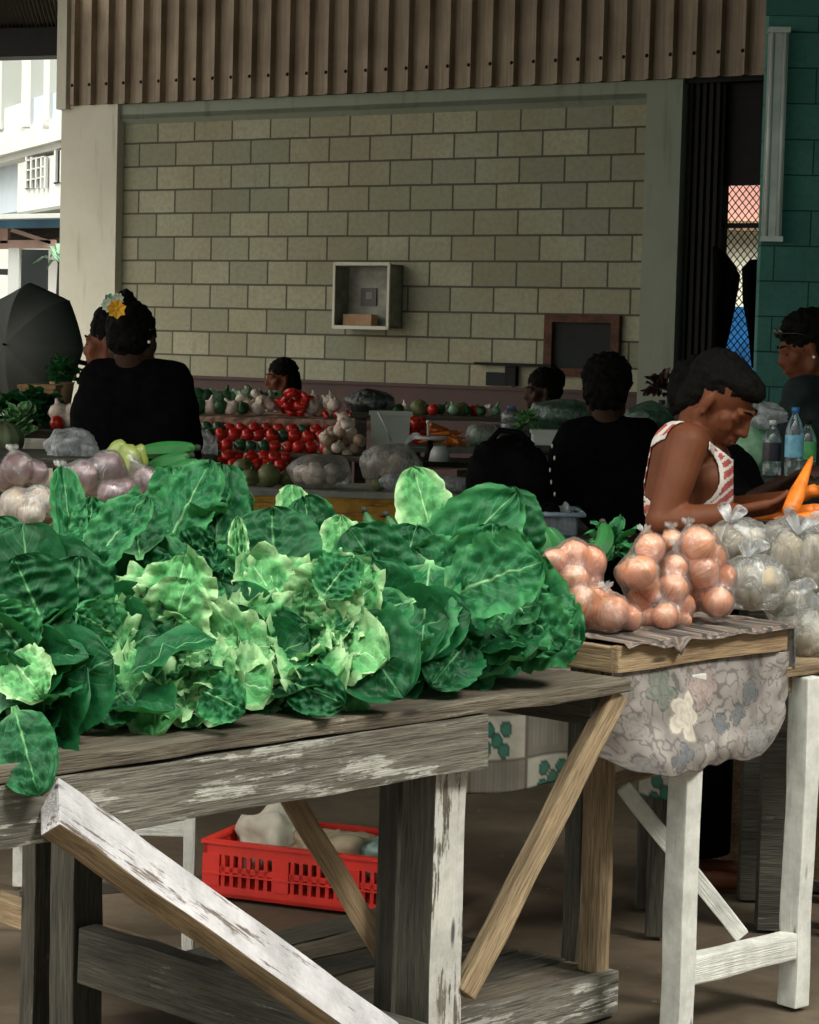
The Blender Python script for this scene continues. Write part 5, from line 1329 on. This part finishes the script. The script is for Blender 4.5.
# squashes
b=BM(); ell(b,(0,0,0),(.058,.058,.052),None,28,16)
for v in b.verts: a=math.atan2(v.co.y,v.co.x); v.co*=1-.05*abs(math.sin(a*5))
tube(b,[(0,0,.048),(.004,0,.07)],[.008,.006],6); sq=bpy.data.meshes.new('squash'); b.to_mesh(sq); b.free(); sq.materials.append(M['squash']); [setattr(p,'use_smooth',True) for p in sq.polygons]
for x,y,Z,k,l in((250,481,11.75,.9,'small brownish round squash at the left on the grey counter'),(269,479,11.75,1.1,'larger green brown round squash in the middle on the grey counter'),(287,482,11.8,.85,'round squash next to the bag of pale bulbs'),(245,466,12.0,1.05,'dark green squash behind the small brownish one'),(232,480,11.85,.95,'leftmost round squash beside the leafy greens'),(270,465,12.02,.8,'dark round squash behind the larger one')):
    p=W(x,y,Z); p.z=zc+.052*k+(.03 if y<470 else 0); p.y=min(p.y,11.93); o=tom(sq,p,l,'round squashes on the grey counter',k,'squash','round_squash',(R.uniform(-.4,.4),R.uniform(-.4,.4),R.uniform(0,6)))
p=W(378,484,11.62); p.z=zc+.036; tom(sq,p,'single small orange brown fruit between the plastic bags on the counter',None,.7,'fruit','round_fruit'); 
# vegetables on the top tier
def bulb_mesh(mat,elong=1.):
    b=BM(); lathe(b,[(.001,-.03),(.02,-.031),(.036,-.016),(.040,.004),(.030,.024),(.014,.024+.014*elong),(.008,.024+.046*elong),(.006,.024+.07*elong)],16)
    me=bpy.data.meshes.new('bulb'); b.to_mesh(me); b.free(); me.materials.append(mat); [setattr(p,'use_smooth',True) for p in me.polygons]; return me
GBm=bulb_mesh(M['garlic'],.5); EG=bulb_mesh(M['greens'],.7); PW_=bulb_mesh(M['pale_greens'],.7)
i=0
for x in range(196,262,11):
    p=W(x,0,13.4+R.uniform(-.03,.05)); p.z=zC+.045; tom((GBm,EG,GBm,EG)[i%4],p,('pale bulb' if i%2==0 else 'dark green gourd')+' in the front row left on the top tier','%s in the front row of the top tier'%('pale bulbs' if i%2==0 else 'dark gourds'),R.uniform(1,1.3),'vegetable','bulb_vegetable',(R.uniform(-1.3,1.3),R.uniform(-1.2,1.2),R.uniform(0,6))); i+=1
for x in range(194,290,10):
    p=W(x,0,13.6+R.uniform(-.03,.05)); p.z=zC+.085+.02*R.random(); tom((PW_,EG,EG)[i%3],p,'leafy gourd in the rear row on the top tier','gourds in the rear row of the top tier',R.uniform(1,1.4),'vegetable','gourd',(R.uniform(-1.3,1.3),R.uniform(-1.2,1.2),R.uniform(0,6))); i+=1
for k in range(16):
    p=W(R.uniform(248,292),0,13.5+R.uniform(-.05,.15)); p.z=zC+.04+R.random()*.09; tom(GBm,p,'whitish bulb in the heap left of the red peppers','whitish bulbs heaped on the top tier',R.uniform(.8,1.1),'garlic','garlic_bulb')
b=BM(); lathe(b,[(.001,-.05),(.008,-.045),(.018,-.02),(.024,.01),(.020,.028),(.006,.03),(.005,.05)],12); pp=bpy.data.meshes.new('pepper'); b.to_mesh(pp); b.free(); pp.materials.append(M['tomato']); [setattr(p,'use_smooth',True) for p in pp.polygons]
for k in range(34):
    q=R.random(); p=W(R.uniform(290,318),0,13.45+R.uniform(-.05,.2)); p.z=zC+.02+R.random()*.13; tom(pp,p,'red pepper in the pile on the top tier','red peppers piled on the top tier',R.uniform(.8,1.1),'pepper','red_pepper',(R.uniform(0,3),R.uniform(0,3),R.uniform(0,6)))
for k in range(12):
    p=W(R.uniform(318,345),0,13.5+R.uniform(-.05,.15)); p.z=zC+.03+R.random()*.08; tom(GBm,p,'whitish bulb in the heap right of the red peppers','whitish bulbs right of the peppers',R.uniform(.8,1.2),'garlic','garlic_bulb')
for k in range(12):
    p=W(R.uniform(326,366),0,13.32+R.uniform(-.0,.1)); p.z=zC+.02; tom(pp,p,'red pepper in the front row right on the top tier','red peppers along the front of the top tier',R.uniform(.7,.9),'pepper','red_pepper',(R.uniform(0,3),R.uniform(0,3),R.uniform(0,6)))
# heap of brown shallots right of the tomatoes
zS=zB
for k in range(46):
    a=R.random()**.7; x=R.uniform(330,372); hh=max(0,1-abs(x-352)/24)
    p=W(x,0,12.55+R.uniform(-.1,.25)); p.z=zB+.0+R.random()*(.05+.17*hh); tom(GM if k%3 else GBm,p,'brownish shallot in the heap left of the white bucket','brown shallots heaped beside the bucket',R.uniform(.7,.95),'shallot','shallot')
t,a,c=stall('small_table','small dark table carrying the shallots and the white bucket','table',334,416,452,12.45,.34,zB-.001,M['top_wood'])
# white bucket with a dark plastic bag
c=W(390,441,12.5); zb_=zB
t=thing('white_bucket','white square bucket with a diagonal handle beside the heap of shallots','bucket',(c.x,12.62,zb_))
b=BM(); wb=.105
lo=[(-.095,-.09),(.095,-.09),(.095,.09),(-.095,.09)];
hb=W(390,412,12.5).z-zb_
for (s0,s1,z0,z1) in((1,1.16,0,hb),):
    V=[b.verts.new(Vector((c.x+x*s0,12.62+y*s0,zb_+z0))) for x,y in lo]; U=[b.verts.new(Vector((c.x+x*s1,12.62+y*s1,zb_+z1))) for x,y in lo]
    I=[b.verts.new(Vector((c.x+x*s1*.95,12.62+y*s1*.95,zb_+z1))) for x,y in lo]; J=[b.verts.new(Vector((c.x+x*s0*.95,12.62+y*s0*.95,zb_+.01))) for x,y in lo]
    b.faces.new(V[::-1])
    for i in range(4):
        j=(i+1)%4; b.faces.new((V[i],V[j],U[j],U[i])); b.faces.new((U[i],U[j],I[j],I[i])); b.faces.new((I[i],I[j],J[j],J[i]))
    b.faces.new(J)
bp=plain('greyish white pail plastic',(.42,.45,.41),.4,.1,5)
obj('pail',b,bp,t,False)
b=BM(); box(b,(c.x-.118,12.62-.112,zb_+hb-.02),(c.x+.118,12.62-.100,zb_+hb+.004)); obj('rim',b,bp,t,False)
b=BM(); tube(b,[W(378,412,12.49),W(386,428,12.47),W(391,441,12.49)],.005,6); obj('handle',b,M['white_plastic'],t)
tied_bag('dark_bag','dark grey plastic bag standing behind the white bucket',W(370,402,12.95),(.145,.10,.075),W(366,388,12.9),31,M['film_dark'],M['greens'],None,0,'plastic bag')
bpy.data.objects['dark_bag']['label']='dark grey filled plastic bag behind and above the white bucket'
stb,_,_=stall('bag_rest','dark stool carrying the dark grey bag behind the bucket','stool',350,396,412,12.82,.3,W(370,412,12.95).z,M['dark_wood'])
# bags on the grey counter
tied_bag('bulb_bag','clear bag of pale bulbs on the grey counter at its left half',W(320,472,11.72),(.165,.13,.098),W(352,452,11.75),32,M['film'],M['garlic'],None,0,'plastic bag',34,.06)
bpy.data.objects['bulb_bag']['label']='clear bag of pale onions, biggest bag on the left half of the grey counter'
tied_bag('tied_bag','pleated clear plastic bag lying right of the bag of pale onions on the counter',W(390,464,11.95),(.165,.12,.11),W(405,444,12.),33,M['film_haze'],M['garlic'],None,1,nfill=18,wr=.16)
tied_bag('tied_bag','flat white plastic bag on the grey counter next to the small fruit',W(398,482,11.6),(.10,.08,.045),W(388,470,11.6),34,M['film_white'],None,None,0,nfill=0,wr=.2)
tied_bag('tied_bag','white plastic bag at the right end of the grey counter next to the black bag',W(444,484,11.7),(.15,.10,.045),W(430,472,11.7),35,M['film_white'],None,None,0,nfill=0,wr=.2)
# raised shelf right, scale, orange heap
zD=W(450,462,12.3).z
stall('side_table','dark table with tan edge right of the bucket','table',415,476,462,12.3,.5,zD,M['steel_dark'],M['tan_wood'],.012)
b=BM(); t=thing('market_scale','white kitchen scale with a flat pan right of the white bucket','scale',W(430,460,12.4))
c=W(430,440,12.4)
lathe(b,[(.02,0),(.095,.004),(.10,.018),(.09,.02),(.02,.012)],24,c); obj('pan',b,M['white_plastic'],t)
b=BM(); tube(b,[Vector((c.x,12.4,zD)),c],[.035,.012],12); obj('stand',b,M['steel_dark'],t)
b=BM(); tube(b,[W(428,438,12.4),W(428,424,12.4)],[.006,.006],8); ell(b,W(428,422,12.4),.012,None,8,6); obj('pointer',b,M['white_plastic'],t)
b=BM(); w0=W(440,447,12.35); lathe(b,[(.06,0),(.05,.05),(.035,.08),(.03,.081)],20,Vector((w0.x,12.35,zD))); props(obj('white_cone',b,M['white_plastic'],None,True,base=(w0.x,12.35,zD)),'white plastic tub standing under the pan of the scale','tub')
zE=W(450,448,13.2).z
stall('rear_table','table with pale edge between the scale and the wall','table',405,520,446,13.2,.8,zE,M['grey_counter'])
b=BM(); carrot=bpy.data.meshes.new('carrot'); lathe(b,[(.001,-.10),(.006,-.085),(.012,-.04),(.018,.02),(.021,.055),(.018,.066),(.004,.070)],12)
for v in b.verts:
    k=1+.10*math.sin(v.co.z*190)+.08*math.sin(v.co.z*83); v.co.x*=k; v.co.y*=k
b.to_mesh(carrot); b.free(); carrot.materials.append(M['carrot']); [setattr(p,'use_smooth',True) for p in carrot.polygons]
def car(c,rot,k,lab,grp):
    o=bpy.data.objects.new('carrot',carrot); COL.objects.link(o); o.location=c; o.rotation_euler=rot; o.scale=(k,k,k); props(o,lab,'carrot',grp)
for k in range(26):
    x=R.uniform(438,468); p=W(x,0,13.3+R.uniform(-.05,.25)); p.z=zE+.02+R.random()*.12*(1-abs(x-452)/22); car(p,(1.57+R.uniform(-.3,.3),R.uniform(-.3,.3),R.uniform(0,6)),.8,'pale orange carrot in the heap between the scale and the black bag','carrots heaped between the scale and the black bag')
for k in range(22):
    x=R.uniform(405,436); p=W(x,0,13.35+R.uniform(-.05,.2)); p.z=zE+.03+R.random()*.12; tom(TMr,p,'dull red tomato heaped behind the scale','tomatoes heaped behind the scale',R.uniform(.8,1))
tied_bag('tied_bag','clear rustling plastic bag right of the carrot heap beside the black bag',W(484,438,13.4),(.11,.09,.10),W(490,424,13.4),36,M['film_haze'],M['pale_greens'],None,0,nfill=14)
# row of small produce against the wall
zF=W(440,416,15.4).z
stall('long_wall_table','long low table of mixed produce along the maroon base of the wall','table',398,560,417,15.4,.7,zF,M['dark_wood'])
i=0
for x in range(402,512,7):
    p=W(x,0,15.5+R.uniform(-.05,.1)); p.z=zF+.04; me=(TMr,EG,GBm,PW_,sq,EG)[i%6]; nm=('red tomato','dark gourd','pale bulb','pale gourd','round squash','dark gourd')[i%6]
    tom(me,p,nm+' in the long row against the maroon base of the wall',nm+'s against the wall base',R.uniform(.8,1.2),'vegetable','vegetable',(R.uniform(-1,1),R.uniform(-1,1),R.uniform(0,6))); i+=1
# green bagged vegetables behind the centre person
zG=W(560,432,12.).z
stall('greens_table','dark table carrying the green bags behind the person in black','table',500,690,434,12.,.9,zG,M['dark_wood'])
tied_bag('greens_bag','green tinted bag of leafy vegetables with a loop handle left of the person in black',W(566,415,12.2),(.19,.13,.095),W(572,399,12.2),41,M['film_green'],M['greens'],None,0,nfill=30,wr=.16)
tied_bag('greens_bag','green bag right of the broad person in black, below the pier',W(648,418,12.2),(.13,.12,.085),W(652,400,12.2),42,M['film_green'],M['greens'],None,0,nfill=30,wr=.18)
tied_bag('greens_bag','green bag between the broad person in black and the striped tank top',W(676,416,12.3),(.10,.12,.09),W(674,396,12.3),43,M['film_green'],M['greens'],None,1,nfill=20,wr=.18)
leafclump('greens_bunch','whitish spotted leafy bunch left of the green tinted bag',W(526,425,11.9),.07,60,M['leaf_pale'],seed=8,wid=.035,ln=.06)
leafclump('dark_plant_bunch','dark reddish leafy bunch against the right pier',W(662,392,13.5),.11,60,M['maroon'],seed=9,wid=.04,ln=.08)
b=BM(); tube(b,[(W(662,392,13.5).x,13.5,0),W(662,400,13.5)],.02,8); props(obj('plant_stake',b,M['dark_wood'],None,True,base=(W(662,392,13.5).x,13.5,0)),'dark stake holding the reddish leafy bunch','stake')
a=W(533,431,11.2);c=W(557,446,11.2)
b=BM(); box(b,(a.x,11.2,c.z),(c.x,11.35,a.z),.005); t=thing('white_tub','white plastic tub below the green bag beside the black bag','tub',((a.x+c.x)/2,11.27,c.z)); obj('tub_body',b,M['white_plastic'],t,False)
b=BM(); box(b,(a.x-.008,11.19,a.z-.012),(c.x+.008,11.36,a.z+.004)); obj('tub_rim',b,M['white_plastic'],t,False)
stall('tub_stand','dark stand under the white tub','stand',515,562,447,11.1,.4,c.z,M['dark_wood'])
def bottle(label,base,h,r,label_mat=None,cap_mat='blue_cap',dark=None,fill=None):
    base=Vector(base); t=thing('plastic_bottle',label,'bottle',base)
    b=BM(); lathe(b,[(r*.8,0),(r,.01),(r,h*.22),(r*.94,h*.25),(r,h*.28),(r,h*.62),(r*.96,h*.68),(r*.62,h*.82),(r*.36,h*.88),(r*.34,h*.94)],24,base); obj('bottle_body',b,fill or M['pet'],t)
    b=BM(); tube(b,[base+Vector((0,0,h*.92)),base+Vector((0,0,h))],r*.42,16); obj('bottle_cap',b,M[cap_mat],t)
    if label_mat: b=BM(); lathe(b,[(r*1.01,h*.30),(r*1.015,h*.31),(r*1.015,h*.60),(r*1.01,h*.61)],24,base); obj('label_band',b,label_mat,t)
p=W(511,426,12.1); p.z=zG; bottle('large clear bottle with a blue cap behind the black bag',p,W(511,406,12.1).z-zG,.055)
# black bag and clear box in front
t=thing('black_bag','large black cloth bag with a zip slumped on the table next to the clear box','bag',(W(512,470,8.9).x,9.,W(512,512,8.9).z))
c=W(510,477,8.95); b=BM(); ell(b,(0,0,0),1,u=48,v=30)
for v in b.verts:
    p=v.co.copy(); s_=lambda q:math.copysign(abs(q)**.7,q); k=1-.22*max(0,p.z)
    v.co=c+Vector((s_(p.x)*.176*k-.0*p.z,s_(p.y)*.11,s_(p.z)*.150))+Vector((.0,0,0))
    if p.z>.3: v.co.z+=.03*noise.noise(p*4)-.012*(p.x>.3); v.co.x-=.02*p.z
    v.co+=noise.noise_vector(v.co*9)*.016
obj('bag_body',b,M['black_bag'],t)
b=BM(); pts=[W(552,446+12*i,8.80) for i in range(6)]; 
for i,q in enumerate(pts): ell(b,q+Vector((.01*math.sin(i*2),0,0)),(.004,.004,.009),None,8,6)
obj('zip_beads',b,M['garlic'],t)
b=BM(); tube(b,[W(485,447,8.93),W(500,430,8.9),W(520,433,8.9),W(533,446,8.9)],.012,10); obj('handle',b,M['black_bag'],t)
zH=W(520,520,8.9).z
zt_=W(530,538,8.0).z
stall('box_table','dark table behind the greens under the clear box and the black bag','table',440,600,538,8.,1.3,zt_,M['dark_wood'])
b=BM(); a=W(470,538,8.72);c=W(556,514,8.72); box(b,(a.x,8.8,zt_),(c.x,9.2,W(512,508,8.9).z)); props(obj('dark_crate',b,M['steel_dark'],None,False,base=((a.x+c.x)/2,9,zt_)),'dark crate under the black bag','crate')
t=thing('clear_box','clear plastic storage box with a rolled rim behind the plantains','box',W(535,538,8.1)); x0=W(508,512,8.1).x;x1=W(578,512,8.1).x;zt2=W(545,514,8.1).z;zb2=zt_
b=BM()
for (lo,hi) in(((x0,8.1,zb2),(x1,8.106,zt2)),((x0,8.39,zb2),(x1,8.396,zt2)),((x0,8.1,zb2),(x0+.006,8.396,zt2)),((x1-.006,8.1,zb2),(x1,8.396,zt2)),((x0,8.1,zb2),(x1,8.396,zb2+.006))): box(b,lo,hi)
obj('box_walls',b,M['tub'],t,False)
b=BM(); 
for (p_,q_) in(((x0-.02,8.085),(x1+.02,8.085)),((x1+.02,8.085),(x1+.02,8.41)),((x1+.02,8.41),(x0-.02,8.41)),((x0-.02,8.41),(x0-.02,8.085))): tube(b,[(*p_,zt2),(*q_,zt2)],.009,8)
obj('box_rim',b,plain('bluish rim plastic',(.34,.42,.52),.3,.1),t)
for k,(f,lab,mt) in enumerate(((.25,'dark bundle inside the left part of the clear box','black_cloth'),(.62,'dark bundle in the middle of the clear box','black_cloth'),(.86,'whitish packet at the right inside the clear box','film_white'))):
    sack('bundle',(x0+(x1-x0)*f,8.25,zb2+.05),(.04 if k<2 else .02,.08,.06),M[mt],lab,50+k,.3,'bundle')
a=W(455,506,8.6);c=W(490,512,8.6)
b=BM(); box(b,(a.x,8.6,c.z),(c.x,8.9,a.z),.003); props(obj('plastic_tray',b,M['tub'],None,False,base=((a.x+c.x)/2,8.75,c.z)),'grey clear flat tray lying left of the clear box','tray')
# ------------------------------------------------------------------ right: carrots in hand, bottles
t=None
for (x,y,Z,rx,k,lab) in((799,489,6.08,(2.45,0.5,0),1.25,'orange carrot held upright at an angle in the raised hand'),(786,514,6.12,(1.4,.3,1.2),1.1,'orange carrot held end on in the lower hand'),(806,511,6.15,(1.57,0,1.75),1.1,'orange carrot lying right of the lower hand'),(816,492,6.35,(1.3,.4,.8),1.0,'orange carrot at the right frame edge'),(812,517,6.05,(1.5,.4,1.5),1.,'lowest orange carrot at the right frame edge'),(797,498,6.3,(1.,.7,.4),1.,'orange carrot behind the two hands')):
    car(W(x,y,Z),rx,k,lab,'carrots being sorted by hand')
zJ=W(790,478,7.5).z
stall('bottle_table','dark table with the bottles beyond the carrots','table',736,900,478,7.3,.9,zJ,M['dark_wood'])
def bp_(px,y,Z): p=W(px,y,Z); p.z=zJ; return p
bottle('water bottle with blue cap, blue label and green lower half',bp_(793,478,7.45),W(793,407,7.45).z-zJ,.030,M['water'])
bottle('clear bottle with a dark label left of the blue capped water bottle',bp_(771,478,7.5),W(771,420,7.5).z-zJ,.031,M['label_dark'],'white_plastic')
bottle('short green labelled bottle right behind the water bottle',bp_(806,478,7.65),W(806,420,7.65).z-zJ,.03,M['label_green'],'steel_dark')
sack('cabbage_bag',W(748,455,7.9),(.085,.08,.10),M['pale_greens'],'pale green cabbage in plastic left of the bottles',61,.25,'cabbage')
sack('white_bag',W(757,418,7.92),(.09,.08,.05),M['film_white'],'crumpled white bag near the arm of the person at the right edge',62,.5,'plastic bag')
t,a,c=stall('sort_table','dark table under the carrots at the right','table',764,900,528,6.06,.5,W(790,528,6.).z,M['dark_wood'])
# ------------------------------------------------------------------ left: umbrella, basket, greens
UC=W(28,350,10.8); t=thing('umbrella','dark open umbrella lying on its side at the left edge','umbrella',Vector((UC.x,UC.y,UC.z)))
axd=Vector((-.42,-.80,.12)).normalized(); o1=Vector((0,0,1)); o1=(o1-axd*o1.dot(axd)).normalized(); o2=o1.cross(axd).normalized()
if o2.x<0:o2=-o2
RB=.315
def up_(a,f):
    a0=math.floor(a/45)*45; q=(a-a0)/45
    def v(ang,f): rd=RB*math.sin(f*math.pi/2*.97); return UC+(o2*math.cos(math.radians(ang))+o1*math.sin(math.radians(ang)))*rd+axd*.17*math.cos(f*math.pi/2)
    p=v(a0+3,f).lerp(v(a0+48,f),q); sag=4*q*(1-q); return p-axd*.012*sag*f
b=BM(); rg=[[b.verts.new(up_(k*45/6,j/9)) for j in range(10)] for k in range(48)]
for k in range(48):
    for j in range(9): b.faces.new((rg[k][j],rg[(k+1)%48][j],rg[(k+1)%48][j+1],rg[k][j+1]))
bmesh.ops.remove_doubles(b,verts=b.verts,dist=.0004)
um=plain('charcoal umbrella cloth',(.045,.052,.045),.6,.25,6)
o=obj('canopy',b,um,t,sharp=20); m=o.modifiers.new('s','SOLIDIFY'); m.thickness=.002
for k in range(8):
    b=BM(); tube(b,[up_(k*45,j/9)-axd*.004 for j in range(1,10)],.0022,5); obj('rib',b,M['steel_dark'],t)
b=BM(); tube(b,[UC+axd*.19,UC-axd*.40],.005,8); obj('shaft',b,M['steel_dark'],t)
b=BM(); tube(b,[UC-axd*.40,UC-axd*.48],.012,10); obj('grip',b,M['steel_dark'],t)
zK=W(50,428,9.3).z
stall('left_table','dark table at the left holding a basket and greens','table',-60,104,428,9.0,1.1,zK,M['dark_wood'])
# basket
c=W(44,398,9.9); t=thing('cane_basket','tan woven box basket with a dark handle hole under the umbrella','basket',(c.x,9.9,zK))
x0=W(24,0,9.9).x;x1=W(60,0,9.9).x; z0=zK; z1=W(44,386,9.9).z
b=BM(); box(b,(x0,9.9,z0),(x1,10.1,z1),.006); 
obj('basket_body',b,M['basket'],t,False)
b=BM(); a=W(32,396,9.89);c2=W(40,403,9.89); box(b,(a.x,9.885,c2.z),(c2.x,9.90,a.z)); obj('handle_hole',b,M['steel_dark'],t,False)
b=BM(); box(b,(x0-.006,9.89,z1-.012),(x1+.006,10.11,z1+.004)); obj('basket_rim',b,M['basket'],t,False)
for k in range(9):
    b=BM(); c=W(R.uniform(-2,20),R.uniform(396,410),9.5); n=10; ell(b,c,.022,None,8,6)
    for v in b.verts: v.co+=(v.co-c)*.5*noise.noise(v.co*70)
    props(obj('orange_flower',b,M['orange'],None,True,base=c),'orange flower head in the cluster at the left edge','flower','orange flowers at the left edge')
leafclump('dark_greens','dark leafy bunch under the orange flowers at the left edge',W(8,418,9.45),.09,70,M['leaf_dark'],seed=21,wid=.05,ln=.08)
leafclump('dark_greens','dark leafy bunch in front of the cane basket',W(38,418,9.3),.11,110,M['leaf_dark'],seed=22,wid=.05,ln=.08)
leafclump('plant','green plant under the umbrella with small pale leaves',W(62,376,10.4),.08,60,M['leaf_mid'],seed=23,wid=.03,ln=.06)
b=BM(); q=W(62,384,10.4); lathe(b,[(.04,0),(.055,.10),(.058,.11),(.05,.11)],16,(q.x,10.4,q.z-.10)); props(obj('plant_pot',b,M['card'],None,True,base=(q.x,10.4,q.z-.1)),'brown pot of the small leaved plant under the umbrella','pot')
stall('pot_stand','dark stand under the potted plant','stand',48,84,396,10.3,.25,q.z-.1,M['dark_wood'])
leafclump('pale_greens_bunch','pale bluish cabbage leaves at the left behind the pumpkin',W(20,428,8.9),.06,30,M['leaf_pale'],seed=24,wid=.07,ln=.08)
for k,(x,y) in enumerate(((59,412),(63,421),(73,424),(74,412),(69,431))):
    p=W(x,y,9.1); p.z=max(p.z,zK+.04); tom(GBm,p,'big garlic bulb in the braid beside the person in black','garlic bulbs hanging beside the person in black',1.05,'garlic','garlic_bulb')
for k,(x,y) in enumerate(((57,434),(62,430),(54,441))):
    tom(TMr,Vector((W(x,y,9.06).x,9.06+.04*k,zK+.03+.02*(k==1))),'red tomato among the greens at the left','tomatoes among the greens at the left',.8)
b=BM(); c=W(2,440,7.6); ell(b,c,(.075,.075,.062),None,40,20)
for v in b.verts: a=math.atan2(v.co.y-c.y,v.co.x-c.x); v.co=c+(v.co-c)*(1-.09*abs(math.sin(a*6)))
props(obj('pumpkin',b,M['pumpkin'],None,True,base=c),'striped grey green pumpkin at the left edge above the bags','pumpkin')
sack('plastic_heap',W(70,448,7.2),(.075,.07,.05),M['film_white'],'bluish white crumpled plastic left of the person in black',63,.5,'plastic bag')
sack('plastic_heap',W(206,446,9.5),(.045,.05,.05),M['film_white'],'bluish white crumpled plastic right of the person in black',64,.5,'plastic bag')
stall('low_left_table','dark table behind the purple onions at the left','table',-60,98,458,7.,.55,W(40,458,7.).z,M['dark_wood'])
stall('small_stand','dark stand right of the person in black','stand',198,214,455,9.4,.2,W(206,455,9.4).z,M['dark_wood'])
